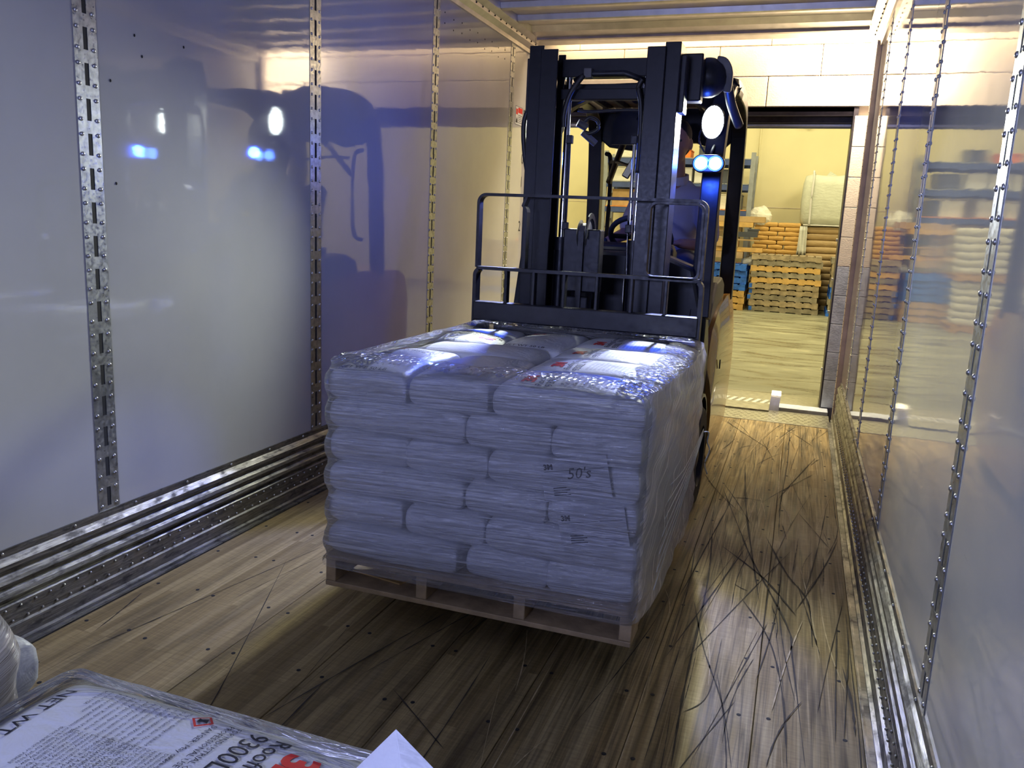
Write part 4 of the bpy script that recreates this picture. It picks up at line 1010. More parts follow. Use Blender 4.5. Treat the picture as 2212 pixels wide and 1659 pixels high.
# wheels
for sg in (1, -1):
    xo, xi = (1.775, 1.61) if sg == 1 else (0.735, 0.90)
    wh = obj('front_tyre', MB().lathe((xi, 3.93, 0.245), (1 if sg == 1 else -1, 0, 0), [(0.14, 0.0), (0.225, 0.0), (0.245, 0.02), (0.245, 0.145), (0.225, 0.165), (0.15, 0.165), (0.14, 0.14)], 36), 'rubber', fk, auto=40)
    obj('wheel_hub', MB().lathe((xi, 3.93, 0.245), (1 if sg == 1 else -1, 0, 0), [(0.14, 0.05), (0.14, 0.13), (0.07, 0.12), (0.06, 0.15), (0.03, 0.155)], 20), 'black_steel', wh, auto=40)
    obj('rear_tyre', MB().lathe((xi - 0.05 * sg, 5.32, 0.22), (1 if sg == 1 else -1, 0, 0), [(0.12, 0.0), (0.20, 0.0), (0.22, 0.02), (0.22, 0.13), (0.20, 0.15), (0.12, 0.15)], 32), 'rubber', fk, auto=40)
    # front fender
    X = (lambda v: v) if sg == 1 else MX
    pr = []
    for i in range(13):
        a = math.radians(-10 + 200 * i / 12); pr.append((3.93 + 0.29 * math.cos(a), 0.26 + 0.29 * math.sin(a)))
    for i in range(12, -1, -1):
        a = math.radians(-10 + 200 * i / 12); pr.append((3.93 + 0.275 * math.cos(a), 0.26 + 0.275 * math.sin(a)))
    obj('front_fender', MB().prism(pr, min(X(1.60), X(1.765)), max(X(1.60), X(1.765)), 'x'), 'black_paint', fk, auto=30)
# chassis, floor plate, cowl, side panels, counterweight
obj('chassis', MB().box(0.93, 1.58, 3.78, 5.2, 0.12, 0.55), 'black_steel', fk, bevel=0.01)
cowl = MB().prism([(0.80, 0.50), (1.71, 0.50), (1.71, 0.95), (1.66, 1.14), (1.50, 1.20), (1.01, 1.20), (0.85, 1.14), (0.80, 0.95)], 4.0, 4.17, 'y')
obj('front_cowl', cowl, 'black_paint', fk, bevel=0.02)
obj('instrument_hood', MB().prism([(4.17, 0.9), (4.17, 1.22), (4.22, 1.245), (4.32, 1.21), (4.36, 1.0)], 0.98, 1.53, 'x'), 'black_paint', fk, bevel=0.015)
obj('floor_plate', MB().box(0.80, 1.71, 4.17, 4.65, 0.50, 0.53), 'black_steel', fk)
def body_side(sg):
    X = (lambda v: v) if sg == 1 else MX
    # main side panel, bulging in plan, three columns of points
    P = [(4.30, 0.16, 0.62), (4.42, 0.10, 0.80), (4.75, 0.09, 0.90), (5.10, 0.10, 0.94), (5.45, 0.14, 0.94), (5.70, 0.20, 0.93), (5.86, 0.30, 0.88)]
    m = MB()
    rows = 7
    for (y, zb, zt) in P:
        for r in range(rows):
            t = r / (rows - 1); z = zb + (zt - zb) * t
            bulge = 0.012 * math.sin(PI * t) - 0.035 * max(0, (y - 5.4) / 0.46) ** 2 - 0.03 * t ** 4
            m.v.append((X(1.762 + bulge), y, z))
    n = len(P)
    for (y, zb, zt) in P:
        for r in range(rows): t = r / (rows - 1); m.v.append((X(1.60), y, zb + (zt - zb) * t))
    o2 = n * rows
    for i in range(n - 1):
        for r in range(rows - 1):
            a = i * rows + r; m.f.append((a, a + rows, a + rows + 1, a + 1)); a += o2; m.f.append((a, a + 1, a + rows + 1, a + rows))
        a = i * rows; m.f.append((a, a + o2, a + o2 + rows, a + rows)); a += rows - 1; m.f.append((a, a + rows, a + o2 + rows, a + o2))
    for i in (0, n - 1):
        for r in range(rows - 1): a = i * rows + r; m.f.append((a, a + 1, a + 1 + o2, a + o2))
    return obj('side_panel', m, 'body_orange', fk, auto=40)
for sg in (1, -1):
    sp_ = body_side(sg)
    X = (lambda v: v) if sg == 1 else MX
    a, b = sorted((X(1.55), X(1.735)))
    obj('step_panel', MB().prism([(4.05, 0.30), (4.30, 0.12), (4.32, 0.62), (4.22, 0.80), (4.10, 0.95), (4.02, 0.95)], a, b, 'x'), 'black_paint', fk, bevel=0.01)
    obj('seat_side_trim', MB().prism([(4.38, 0.80), (4.52, 0.94), (4.70, 1.04), (4.95, 1.06), (5.10, 1.02), (5.12, 0.93), (4.8, 0.90), (4.45, 0.82)], min(X(1.56), X(1.715)), max(X(1.56), X(1.715)), 'x'), 'grey_trim', fk, bevel=0.015, bseg=3)
    obj('panel_latch', MB().box(min(X(1.772), X(1.778)), max(X(1.772), X(1.778)), 4.56, 4.585, 0.58, 0.63), 'black_paint', sp_)
cw = MB().prism([(0.80, 5.35), (1.71, 5.35), (1.72, 5.70), (1.62, 5.86), (0.89, 5.86), (0.79, 5.70)], 0.22, 0.93, 'z')
obj('counterweight', cw, 'body_orange', fk, bevel=0.04, bseg=3)
obj('engine_hood', MB().prism([(4.60, 0.55), (4.60, 0.92), (4.70, 0.955), (5.36, 0.955), (5.36, 0.55)], 0.92, 1.59, 'x'), 'grey_trim', fk, bevel=0.02)
# seat
st = obj('seat_cushion', MB().box(1.12, 1.55, 4.62, 5.10, 0.955, 1.055), 'seat_vinyl', fk, bevel=0.03, bseg=3)
obj('seat_backrest', MB().prism([(5.05, 1.05), (5.15, 1.05), (5.26, 1.50), (5.19, 1.53), (5.12, 1.47)], 1.13, 1.54, 'x'), 'seat_vinyl', fk, bevel=0.025, bseg=3)
obj('armrest', MB().box(1.07, 1.12, 4.75, 5.10, 1.16, 1.20), 'seat_vinyl', fk, bevel=0.012)
# overhead guard
for sg in (1, -1):
    X = (lambda v: v) if sg == 1 else MX
    fr = smooth_path([(X(1.705), 4.03, 0.90), (X(1.695), 4.10, 1.20), (X(1.685), 4.22, 1.60), (X(1.685), 4.32, 1.85), (X(1.69), 4.42, 1.985), (X(1.695), 4.60, 2.055), (X(1.695), 4.85, 2.075)], 5)
    obj('guard_front_leg', MB().sweep(fr, [(-0.044, -0.040), (0.044, -0.040), (0.050, -0.01), (0.044, 0.040), (-0.044, 0.040), (-0.050, 0.0)], up=(0, 1, 0.3)), 'black_paint', fk, bevel=0.004)
    rr = smooth_path([(X(1.70), 5.42, 0.90), (X(1.70), 5.40, 1.40), (X(1.70), 5.36, 1.80), (X(1.70), 5.30, 1.98), (X(1.698), 5.15, 2.065), (X(1.695), 4.85, 2.075)], 5)
    obj('guard_rear_leg', MB().sweep(rr, [(-0.042, -0.045), (0.042, -0.045), (0.048, 0.0), (0.042, 0.045), (-0.042, 0.045)], up=(0, 1, 0.3)), 'black_paint', fk, bevel=0.006)
obj('guard_front_bar', MB().sweep(smooth_path([(0.84, 4.44, 1.93), (0.92, 4.42, 1.975), (1.03, 4.41, 2.01), (1.255, 4.40, 2.02), (1.48, 4.41, 2.01), (1.58, 4.42, 1.975), (1.67, 4.44, 1.93)], 4), [(-0.03, -0.035), (0.03, -0.035), (0.03, 0.03), (-0.03, 0.03)]), 'black_paint', fk, bevel=0.006)
obj('guard_rear_bar', MB().prism([(0.80, 1.90), (0.90, 1.82), (1.05, 1.80), (1.20, 1.85), (1.45, 1.85), (1.60, 1.80), (1.70, 1.90), (1.70, 2.06), (0.80, 2.06)], 5.32, 5.36, 'y'), 'black_paint', fk, bevel=0.008)
for k in range(7):
    x = 0.92 + k * 0.112
    obj('guard_roof_bar', MB().box(x - 0.012, x + 0.012, 4.42, 5.33, 2.025, 2.055), 'black_steel', fk, bevel=0.003)
obj('roof_panel', MB().box(0.90, 1.62, 4.75, 5.28, 2.058, 2.066), 'grey_trim', fk)
obj('sun_visor', MB().prism([(1.0, 1.80), (1.32, 1.80), (1.36, 1.86), (1.36, 1.99), (1.06, 1.99), (1.0, 1.93)], 4.95, 4.965, 'y'), 'black_paint', fk)
obj('grab_handle', MB().tube(smooth_path([(0.885, 5.33, 1.78), (0.925, 5.28, 1.74), (0.935, 5.27, 1.5), (0.925, 5.28, 1.2), (0.885, 5.33, 1.15)], 5), 0.014, 10), 'rubber', fk, smooth=True)
obj('guard_strut', MB().tube(smooth_path([(0.93, 5.25, 1.60), (1.10, 5.0, 1.90), (1.22, 4.95, 1.98)], 5), 0.02, 8), 'black_paint', fk, smooth=True)
# lights
def headlight(x, lab):
    h = obj('headlight', MB().lathe((x, 4.30, 1.838), (0, -1, 0), [(0.035, -0.03), (0.05, 0.0), (0.058, 0.055), (0.055, 0.062)], 24), 'black_paint', fk, auto=40, label=lab)
    for v in h.data.vertices: v.co.z = (v.co.z - 1.838) * 1.5 + 1.838
    l = obj('headlight_lens', MB().lathe((x, 4.30, 1.838), (0, -1, 0), [(0.052, 0.0625), (0.050, 0.066), (0.02, 0.0675)], 24), 'white_led', h)
    for v in l.data.vertices: v.co.z = (v.co.z - 1.838) * 1.5 + 1.838
    for (a, b) in ((0, .052), (.022, .028), (-.022, .028), (0, 0), (.022, -.028), (-.022, -.028), (0, -.052)):
        obj('led_chip', MB().cyl((x + a, 4.2325, 1.838 + b), (x + a, 4.2305, 1.838 + b), 0.008, seg=10), 'white_led_chip', h)
    obj('headlight_bracket', MB().box(x - 0.012, x + 0.03, 4.28, 4.31, 1.73, 1.79), 'black_steel', h)
headlight(1.662, 'lit white headlight')
headlight(MX(1.662), 'lit white headlight mostly hidden by the mast')
def bluelight(x):
    h = obj('blue_light', MB().sweep(arc((x, 4.26, 1.633), 0.001, 0, 1, 1), [(0, 0)] * 3) if 0 else MB().prism([(x + (0.034 if c > 0 else -0.034) * 1.0 + 0.042 * math.cos(a), 1.633 + 0.042 * math.sin(a)) for c, a in [(1 if math.cos(2 * PI * i / 28) > 0 else -1, 2 * PI * i / 28) for i in range(28)]], 4.105, 4.16, 'y'), 'black_paint', fk, bevel=0.006)
    for s_ in (-1, 1):
        l = obj('blue_lens', MB().lathe((x + s_ * 0.034, 4.104, 1.633), (0, -1, 0), [(0.030, 0), (0.028, 0.006), (0.012, 0.008)], 20), 'blue_led', h)
        obj('lens_rim', MB().lathe((x + s_ * 0.034, 4.104, 1.633), (0, -1, 0), [(0.037, -0.004), (0.037, 0.002), (0.031, 0.002), (0.031, -0.004)], 20), 'blue_rim', h)
    obj('light_bracket', MB().tube(smooth_path([(x, 4.15, 1.66), (x + 0.005, 4.18, 1.70), (x + 0.01, 4.26, 1.74)], 4), 0.008, 8), 'black_steel', h, smooth=True)
bluelight(1.672); bluelight(0.830)
obj('light_cable', MB().tube(smooth_path([(1.62, 4.29, 1.82), (1.60, 4.29, 1.80), (1.60, 4.28, 1.75), (1.63, 4.28, 1.70)], 6), 0.005, 6), 'hose_rubber', fk, smooth=True)
# interior mirror and its arm, side mirror on the left
arm = obj('mirror_arm', MB().tube(smooth_path([(0.94, 5.22, 1.72), (1.02, 5.1, 1.71), (1.12, 4.95, 1.675)], 4), 0.010, 8), 'black_steel', fk, smooth=True)
mt = Matrix.Rotation(math.radians(28), 4, 'Y') @ Matrix.Rotation(math.radians(10), 4, 'Z')
obj('mirror_head', MB().obox((1.135, 4.9, 1.665), 0.045, 0.02, 0.13, mt), 'black_steel', arm, bevel=0.008)
obj('mirror_face', MB().obox((1.135, 4.8885, 1.665), 0.034, 0.002, 0.115, mt), 'mirror_glass', arm)
sm = obj('side_mirror', MB().prism([(0.76 + 0.03 * math.cos(2 * PI * i / 20), 1.78 + 0.09 * math.sin(2 * PI * i / 20)) for i in range(20)], 4.24, 4.262, 'y'), 'black_steel', fk, bevel=0.004)
obj('mirror_face', MB().prism([(0.76 + 0.025 * math.cos(2 * PI * i / 20), 1.78 + 0.082 * math.sin(2 * PI * i / 20)) for i in range(20)], 4.237, 4.24, 'y'), 'mirror_glass', sm)
obj('mirror_stalk', MB().tube([(0.775, 4.26, 1.80), (0.82, 4.30, 1.86)], 0.007, 6), 'black_steel', sm)
# steering wheel, column, levers
swc = Vector((1.30, 4.50, 1.27)); ax = Vector((0, 0.62, 0.78)).normalized(); e1 = Vector((1, 0, 0)); e2 = ax.cross(e1)
sw = obj('steering_wheel', MB().tube([swc + e1 * (0.165 * math.cos(2 * PI * i / 32)) + e2 * (0.165 * math.sin(2 * PI * i / 32)) for i in range(32)], 0.015, 10, closed=True, up=ax), 'rubber', fk, smooth=True)
obj('wheel_spokes', MB().bar([swc - e1 * 0.16, swc, swc + e1 * 0.16], 0.03, 0.01, up=ax).bar([swc, swc - e2 * 0.16], 0.03, 0.01, up=ax), 'rubber', sw)
obj('steering_column', MB().cyl(swc - ax * 0.01, swc - ax * 0.26, 0.035, 0.04), 'black_paint', fk, auto=40)
for i in range(3):
    l = obj('control_lever', MB().tube([(1.02 + i * 0.05, 4.38, 1.12), (1.02 + i * 0.05, 4.42, 1.23)], 0.006, 8), 'black_steel', fk, smooth=True)
    obj('lever_knob', MB().ell((1.02 + i * 0.05, 4.42, 1.24), 0.016, 0.016, 0.020, 10, 8), 'rubber', l, smooth=True)
obj('pressure_valve', MB().lathe((0.985, 4.10, 1.20), (0, 0, 1), [(0.03, -0.05), (0.03, 0.0), (0.018, 0.01), (0.018, 0.04), (0.026, 0.045), (0.022, 0.07), (0.008, 0.08)], 14), 'black_steel', fk, auto=40)
obj('rear_console', MB().box(0.98, 1.40, 4.9, 5.0, 0.95, 1.10), 'black_paint', fk, bevel=0.01)

# ================================================================== DRIVER
def blend(name, parts, mat, parent=None, voxel=0.011, smooth=6, origin=(1.41, 4.95, 0.53)):
    m = MB()
    for p in parts:
        if p[0] == 'c': m.capsule(p[1], p[2], p[3], p[4])
        else: m.ell(p[1], *p[2], 18, 12, p[3] if len(p) > 3 else None)
    o = obj(name, m, mat, None, loc=origin)
    r = o.modifiers.new('r', 'REMESH'); r.mode = 'VOXEL'; r.voxel_size = voxel; r.use_smooth_shade = True
    s_ = o.modifiers.new('s', 'SMOOTH'); s_.iterations = smooth; s_.factor = 0.5
    me = bpy.data.meshes.new_from_object(o.evaluated_get(bpy.context.evaluated_depsgraph_get()))
    o.modifiers.clear(); o.data = me; me.polygons.foreach_set('use_smooth', [True] * len(me.polygons))
    if parent: o.parent = parent; o.location = Vector(origin) - Vector(parent.location)
    return o
HX, HY, HZ = 1.400, 4.86, 1.80
def hand(wrist, d, palmn, side, curl=0.9, sz=1.0):
    """palm + four fingers + thumb; d = finger direction, palmn = palm normal"""
    d = Vector(d).normalized(); n = Vector(palmn); n = (n - d * n.dot(d)).normalized(); s = d.cross(n) * side; wv = Vector(wrist); out = []
    rot = Matrix((s, d, n)).transposed()
    out.append(('e', wv + d * 0.048 * sz, (0.040 * sz, 0.050 * sz, 0.016 * sz), rot.to_4x4()))
    for i, (off, ln) in enumerate(((0.030, 0.070), (0.010, 0.080), (-0.010, 0.075), (-0.029, 0.058))):
        p0 = wv + d * 0.085 * sz + s * off * sz; a1, a2, a3 = curl * 0.5, curl * 1.2, curl * 1.8
        def dr(a): return d * math.cos(a) + n * math.sin(a)
        p1 = p0 + dr(a1) * ln * 0.48; p2 = p1 + dr(a2) * ln * 0.32; p3 = p2 + dr(a3) * ln * 0.24
        out += [('c', p0 - d * 0.03, p0, 0.009, 0.0095), ('c', p0, p1, 0.0095, 0.0088), ('c', p1, p2, 0.0088, 0.008), ('c', p2, p3, 0.008, 0.007)]
    t0 = wv + d * 0.022 * sz + s * 0.032; t1 = t0 + (d * 0.6 + s * 0.6 + n * 0.4).normalized() * 0.038; t2 = t1 + (d * 0.8 + n * 0.6).normalized() * 0.030
    out += [('c', t0, t1, 0.012, 0.010), ('c', t1, t2, 0.010, 0.008)]
    return out
shL = Vector((1.225, 4.93, 1.505)); shR = Vector((1.585, 4.90, 1.50)); elL = Vector((1.150, 4.83, 1.285)); elR = Vector((1.635, 4.80, 1.235))
wrL = Vector((1.085, 4.62, 1.235)); wrR = Vector((1.50, 4.60, 1.245))
hp = Vector((1.39, 5.00, 1.11))
B = [('e', (HX, HY, HZ + 0.02), (0.077, 0.095, 0.105)), ('e', (HX, HY - 0.03, HZ - 0.055), (0.058, 0.068, 0.062)), ('e', (HX, HY - 0.100, HZ - 0.02), (0.013, 0.022, 0.022)),
     ('e', (HX, HY - 0.088, HZ - 0.062), (0.026, 0.014, 0.010)), ('e', (HX, HY - 0.082, HZ + 0.028), (0.045, 0.018, 0.012)),
     ('e', (HX + 0.080, HY + 0.008, HZ - 0.005), (0.012, 0.022, 0.034)), ('e', (HX - 0.080, HY + 0.008, HZ - 0.005), (0.012, 0.022, 0.034)),
     ('c', (HX, HY + 0.015, HZ - 0.06), (1.40, 4.92, 1.56), 0.052, 0.060), ('e', (1.40, 4.94, 1.40), (0.165, 0.10, 0.17)), ('e', (1.395, 4.98, 1.20), (0.145, 0.105, 0.16)),
     ('c', shL, shR, 0.055, 0.055), ('c', shL, elL, 0.050, 0.039), ('c', elL, wrL, 0.040, 0.026), ('c', shR, elR, 0.050, 0.039), ('c', elR, wrR, 0.040, 0.026),
     ('c', (1.31, 4.98, 1.13), (1.28, 4.52, 1.11), 0.085, 0.062), ('c', (1.28, 4.52, 1.11), (1.27, 4.42, 0.66), 0.058, 0.042), ('c', (1.48, 4.98, 1.13), (1.55, 4.50, 1.12), 0.085, 0.062), ('c', (1.55, 4.50, 1.12), (1.54, 4.42, 0.66), 0.058, 0.042)]
B += hand(wrL, (-0.25, -0.95, -0.05), (0, 0.1, -1), 1, 0.9) + hand(wrR, (-0.75, -0.65, 0.05), (0, 0.1, -1), -1, 1.0)
for i, x in enumerate((1.27, 1.54)): B += [('c', (x, 4.44, 0.62), (x, 4.27, 0.575), 0.046, 0.036)]
person = blend('person', B, 'skin', None, 0.0075, 4)
tag(person, 'driver in a white polo shirt seated in the fork truck behind the mast', 'person')
S = [('e', (1.40, 4.94, 1.41), (0.185, 0.122, 0.175)), ('e', (1.395, 4.975, 1.20), (0.172, 0.130, 0.165)), ('c', shL, shR, 0.070, 0.070), ('c', (1.33, 4.93, 1.56), (1.47, 4.92, 1.56), 0.045, 0.045),
     ('c', shL, shL.lerp(elL, 0.78), 0.072, 0.064), ('c', shR, shR.lerp(elR, 0.78), 0.072, 0.064)]
blend('polo_shirt', S, 'white_shirt', person, 0.010, 5)
K = []
for i in range(16):
    a = 2 * PI * i / 16; K.append((1.40 + 0.072 * math.cos(a), 4.915 + 0.075 * math.sin(a), 1.607 + 0.020 * math.sin(a)))
ck = obj('shirt_collar', MB().sweep(K, [(-0.006, -0.022), (0.008, -0.024), (0.004, 0.022), (-0.010, 0.022)], closed=True), 'white_shirt', person)
T_ = [('e', (1.395, 5.0, 1.12), (0.175, 0.14, 0.085)), ('c', (1.31, 4.98, 1.13), (1.28, 4.52, 1.11), 0.098, 0.076), ('c', (1.28, 4.52, 1.11), (1.27, 4.42, 0.68), 0.074, 0.062),
      ('c', (1.48, 4.98, 1.13), (1.55, 4.50, 1.12), 0.098, 0.076), ('c', (1.55, 4.50, 1.12), (1.54, 4.42, 0.68), 0.074, 0.062)]
blend('trousers', T_, 'dark_trousers', person, 0.012, 5)
blend('hair', [('e', (HX, HY + 0.012, HZ + 0.045), (0.083, 0.095, 0.093)), ('e', (HX, HY + 0.045, HZ + 0.005), (0.078, 0.070, 0.085))], 'dark_hair', person, 0.008, 3)
for x in (1.27, 1.54): blend('shoe', [('c', (x, 4.45, 0.59), (x, 4.24, 0.575), 0.056, 0.042)], 'rubber', person, 0.012, 3)
for sx_ in (-1, 1): obj('eye', MB().ell((HX + sx_ * 0.030, HY - 0.086, HZ + 0.008), 0.012, 0.010, 0.008, 10, 6), 'charcoal_paint', person, smooth=True)

# ================================================================== WAREHOUSE GOODS
# golden kraft bags, behind the central pallet stack
kp = make_pallet(1.62, 16.72, 0.0, 'old_pallet_wood', 'brown pallet under the golden kraft bags', 'pallets under bags', 0, 1.0)
for k in range(18):
    z = 0.10 + k * 0.0815; fromtop = 17 - k
    cells = [(0.0, 0.41), (0.41, 0.41)] if k % 2 else [(-0.02, 0.27), (0.26, 0.27), (0.54, 0.29)]
    for q, (a, b) in enumerate(cells):
        vis = fromtop < 8
        pl_ = ('left', 'right')[q] if k % 2 else ('left', 'middle', 'right')[q]
        lab = f"golden kraft bag, {pl_} one in the {OW[fromtop]} course of the warehouse bag stack" if vis else 'golden kraft bag low in the stack behind the central pallets'
        put_bag(1.235 + a + b / 2 + random.uniform(-.008, .008), 16.42, z + 0.041, 0, b * 0.97, 0.42, 0.092, (k + q) % 3, 'kraft_bag', lab, 'golden kraft bags in the warehouse', name='kraft_bag')
# bulk bag on brown wrapped bags at the right
make_pallet(2.72, 16.66, 0.0, 'old_pallet_wood', 'brown pallet under the film wrapped bags below the bulk bag', 'pallets under bags', 0, 1.15)
for k in range(12):
    fromtop = 11 - k
    lab = f"brown wrapped bag, {OW[fromtop]} course under the white bulk bag" if fromtop < 5 else 'brown film wrapped bag low in the stack behind the door jamb pallets'
    put_bag(2.68, 16.5, 0.10 + k * 0.118 + 0.059, 0, 1.06, 0.62, 0.132, k % 3, 'brown_bag', lab, 'brown bags under the bulk bag', name='brown_bag')
nx = 20; m = MB()
for ring_i, (z, r, sq) in enumerate([(0, 0.40, 3), (0.02, 0.50, 5), (0.15, 0.53, 6), (0.45, 0.545, 6), (0.75, 0.53, 6), (0.88, 0.50, 5), (0.92, 0.40, 4), (0.90, 0.2, 3)]):
    for i in range(36):
        a = 2 * PI * i / 36; c, s_ = math.cos(a), math.sin(a); k = (abs(c) ** sq + abs(s_) ** sq) ** (-1 / sq)
        m.v.append((2.56 + r * k * c * 1.04, 16.6 + r * k * s_ * 0.9, 1.525 + z + 0.02 * math.sin(3 * a + z * 4)))
for j in range(7):
    for i in range(36): q = (i + 1) % 36; m.f.append((j * 36 + i, j * 36 + q, (j + 1) * 36 + q, (j + 1) * 36 + i))
m.f.append(tuple(range(36))[::-1]); m.f.append(tuple(7 * 36 + i for i in range(36)))
bb = tag(obj('bulk_bag', m, 'bulk_fabric', smooth=True), 'large white woven bulk bag on top of brown wrapped bags in the warehouse', 'bag')
obj('lifting_strap', MB().tube(smooth_path([(2.18, 16.11, 1.53), (2.17, 16.09, 2.0), (2.18, 16.11, 2.35), (2.17, 16.18, 2.50), (2.2, 16.4, 2.42)], 5), 0.018, 6), 'paper', bb, smooth=True)
obj('bottom_seam', MB().tube([(2.08, 16.13, 1.545), (3.06, 16.13, 1.545)], 0.012, 6), 'paper', bb)
obj('top_flap', MB().prism([(2.35, 2.38), (2.45, 2.52), (2.6, 2.43), (2.8, 2.50), (2.9, 2.38)], 16.4, 16.42, 'y'), 'bulk_fabric', bb)
# translucent sheet hanging between the stacks
m = MB(); 
for i in range(9):
    for j in range(7):
        t = j / 6; m.v.append((2.03 + i * 0.016 + 0.02 * (1 - t) * (i - 4) / 4, 16.16 + 0.03 * math.sin(i * 2.1) + 0.015 * math.sin(j + i), 1.0 + t * 0.52))
for i in range(8):
    for j in range(6): a = i * 7 + j; m.f.append((a, a + 7, a + 8, a + 1))
o = tag(obj('plastic_sheet', m, 'clear_sheet', smooth=True), 'crumpled clear plastic sheet hanging between the kraft bags and brown bags', 'plastic sheet'); o.modifiers.new('s', 'SOLIDIFY').thickness = 0.004
# clutter above the blue pallets
def clutter(nm, lab, cat, b, mat, group=None, bevel=0.006):
    return tag(obj(nm, MB().box(*b), mat, bevel=bevel), lab, cat, group)
tr = thing('cardboard_tray', 'long shallow cardboard tray on top of the lumber pile left of the kraft bags', 'box', (1.1, 15.5, 1.54))
obj('tray_base', MB().box(0.55, 1.44, 15.3, 15.7, 1.54, 1.548), 'cardboard', tr)
for b in ((0.55, 1.44, 15.3, 15.31, 1.548, 1.64), (0.55, 1.44, 15.69, 15.70, 1.548, 1.64), (0.55, 0.56, 15.31, 15.69, 1.548, 1.64), (1.43, 1.44, 15.31, 15.69, 1.548, 1.64)): obj('tray_wall', MB().box(*b), 'cardboard', tr)
for i, (a, b, z, h, y, mt) in enumerate([(0.3, 1.25, 1.45, 0.085, 15.35, 'new_pallet_wood'), (0.2, 1.05, 1.37, 0.075, 15.45, 'pallet_wood'), (0.35, 1.02, 1.245, 0.03, 15.4, 'old_pallet_wood'), (0.5, 1.38, 1.215, 0.025, 15.4, 'cardboard'), (0.3, 1.44, 1.02, 0.075, 15.4, 'new_pallet_wood')]):
    clutter('timber_board', ['yellow timber under the cardboard tray', 'timber board second below the cardboard tray', 'short weathered board above the cardboard sheet', 'thin flat board under the dark crate', 'long yellow timber beam lowest above the blue pallets'][i], 'board', (a, b, y - 0.06, y + 0.24, z, z + h), mt, 'timber above the blue pallets', 0.003)
cr = thing('plastic_crate', 'dark plastic crate lying among the timber left of the kraft bags', 'crate', (1.2, 15.5, 1.28))
obj('crate_body', MB().prism([(0.93, 1.28), (1.33, 1.28), (1.345, 1.42), (1.17, 1.42), (1.16, 1.37), (0.98, 1.37), (0.96, 1.42), (0.92, 1.42)], 15.32, 15.62, 'y'), 'dark_plastic', cr)
obj('crate_rim', MB().box(1.16, 1.36, 15.31, 15.63, 1.40, 1.425), 'dark_plastic', cr)
for k, (a, b, z, h) in enumerate([(0.65, 0.83, 1.10, 0.11), (0.88, 1.02, 1.10, 0.10), (0.65, 1.12, 0.90, 0.11)]):
    bx_ = clutter('cardboard_box', ['small cardboard box under the boards at left', 'small square cardboard box right of another one', 'wide cardboard box resting on the blue pallets'][k], 'box', (a, b, 15.3, 15.6, z, z + h), 'cardboard', 'small boxes above the blue pallets', 0.003)
    obj('lid_flap', MB().box(a + 0.003, b - 0.003, 15.3, 15.45, z + h, z + h + 0.004), 'cardboard', bx_)
for (a, b, c, z, lab) in ((1.22, 1.0, 0.11, 0.86, 'crumpled white plastic beside the top blue pallet'), (1.30, 16.3, 0.22, 1.66, 'crumpled white sheet heaped behind the cardboard tray')):
    m = MB().ell((a, b if b > 2 else 15.5, z), c, c * 0.7, c * 0.85, 18, 12)
    m.v = [(p[0] + 0.03 * mnoise.noise(Vector(p) * 12), p[1], p[2] + 0.05 * mnoise.noise(Vector(p) * 10 + Vector((3, 0, 0)))) for p in m.v]
    tag(obj('plastic_bundle', m, 'pale_bag', smooth=False), lab, 'plastic sheet')
m = MB().ell((3.05, 15.3, 1.02), 0.14, 0.1, 0.03, 14, 8); m.v = [(p[0], p[1], p[2] + 0.03 * mnoise.noise(Vector(p) * 14)) for p in m.v]
tag(obj('orange_rag', m, 'orange_rag', smooth=True), 'crumpled orange rag on the pallet stack at the door jamb', 'rag')
lb = thing('leaning_timber', 'yellow timber bracket leaning near the top right of the doorway', 'frame', (3.2, 16.9, 2.6))
obj('timber_arm', MB().obox((3.02, 16.9, 2.62), 0.50, 0.05, 0.085, Matrix.Rotation(-0.30, 4, 'Y')), 'new_pallet_wood', lb)
obj('timber_upright', MB().box(3.20, 3.28, 16.88, 16.95, 2.35, 3.35), 'new_pallet_wood', lb)
obj('timber_brace', MB().box(3.10, 3.17, 16.88, 16.95, 2.53, 2.75), 'new_pallet_wood', lb)
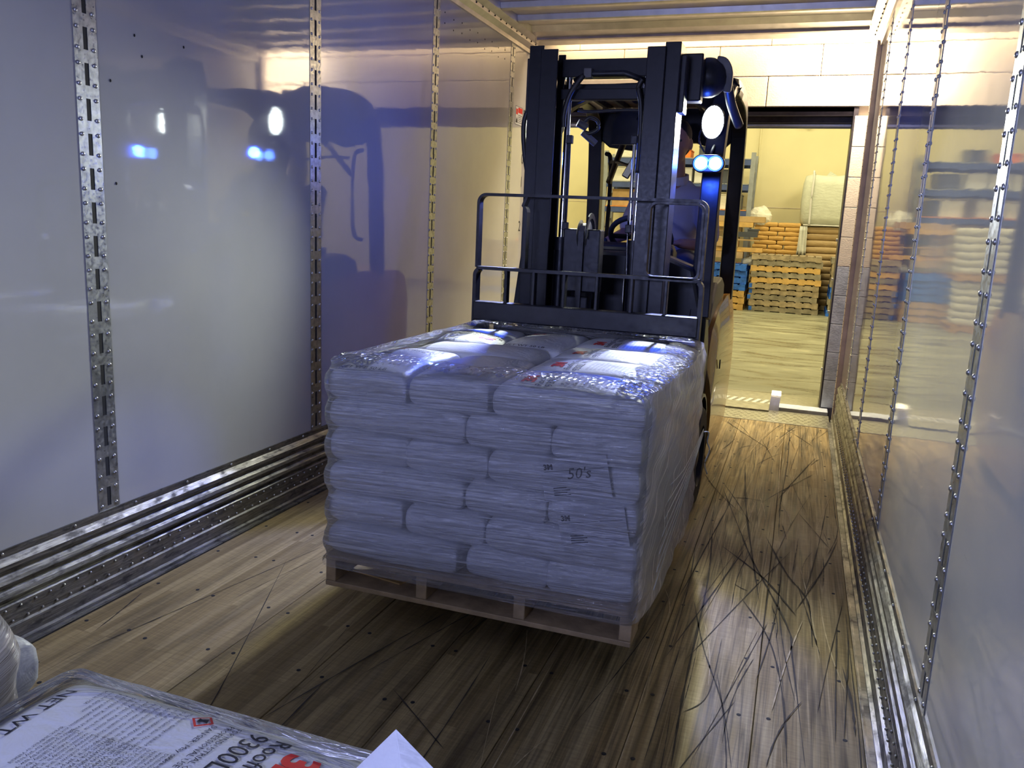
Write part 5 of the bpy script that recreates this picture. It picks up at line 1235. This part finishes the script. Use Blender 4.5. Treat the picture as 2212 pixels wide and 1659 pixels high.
# storage rack behind the fork truck
rk = thing('storage_rack', 'tall grey and blue steel rack of stored goods behind the fork truck', 'shelving', (0.2, 16.4, 0))
for x in (-1.65, 1.10):
    for y in (16.05, 16.75): obj('rack_upright', MB().box(x - 0.04, x + 0.04, y - 0.035, y + 0.035, 0.0, 2.80), 'rack_grey', rk)
    s = MB()
    for k in range(5): s.bar([(x, 16.05, 0.3 + k * 0.5), (x, 16.75, 0.55 + k * 0.5)], 0.03, 0.03)
    obj('rack_brace', s, 'rack_grey', rk)
for z in (0.72, 1.70, 2.17, 2.62):
    for y in (16.03, 16.77): obj('rack_beam', MB().box(-1.61, 1.06, y - 0.025, y + 0.025, z - 0.05, z + 0.05), 'rack_blue', rk)
    for k in range(6): obj('shelf_board', MB().box(-1.6 + k * 0.445, -1.17 + k * 0.445, 16.0, 16.8, z + 0.052, z + 0.068), 'rack_grey' if z > 1.7 else 'orange_board', rk)
goods = [(2.688, [(-1.5, .35, .18, 'pale_bag'), (-.4, .35, .14, 'orange_rag'), (.1, .3, .20, 'dark_plastic')]), (2.238, [(-1.55, .4, .26, 'pale_bag'), (-1.1, .4, .28, 'rack_blue'), (-.6, .28, .26, 'pale_bag'), (-.28, .28, .26, 'paper'), (.05, .3, .26, 'paper'), (.45, .4, .24, 'dark_plastic')]),
         (1.768, [(-1.5, .5, .30, 'cardboard'), (-.9, .3, .28, 'paper'), (-.5, .28, .28, 'pale_bag'), (-.15, .3, .30, 'paper'), (.3, .4, .26, 'pale_bag'), (.75, .2, .26, 'dark_plastic')])]
cn = {'pale_bag': 'cream', 'orange_rag': 'orange', 'dark_plastic': 'dark', 'rack_blue': 'blue', 'paper': 'white', 'cardboard': 'brown'}
for li, (z, row) in enumerate(goods):
    for q, (x, wd, h, mt) in enumerate(row):
        b = clutter('storage_box', f"{cn[mt]} storage box, {('first','second','third','fourth','fifth','sixth')[q]} from the left on the {('top','middle','lower')[li]} rack shelf", 'box', (x, x + wd, 16.1, 16.55, z, z + h), mt, 'boxes on the rack', 0.01)
        obj('box_lid', MB().box(x - 0.006, x + wd + 0.006, 16.09, 16.56, z + h, z + h + 0.02), mt, b)
# white bag stacks on pallets left of the doorway axis (mirrored in the right liner)
for (sx_, base) in ((0.02, 0),):
    for lvl in range(2):
        zb = lvl * 0.78
        make_pallet(sx_ + 0.05, 14.35, zb + 0.0005, 'new_pallet_wood', f"yellow pallet under the {('lower', 'upper')[lvl]} white bag block seen in the right wall reflection", 'pallets under the white bag blocks', 0, 1.16)
        for k in range(6):
            for q in range(2):
                put_bag(sx_ - 0.24 + q * 0.57, 14.2, zb + 0.10 + k * 0.112 + 0.056, 0, 0.57, 0.60, 0.125, (k + q) % 3, 'pale_bag', f"white bag, {('lower', 'upper')[lvl]} block mirrored in the wall, {'left' if q == 0 else 'right'} one of the {ords[k]} course", 'white bag blocks in the warehouse', name='white_bag')
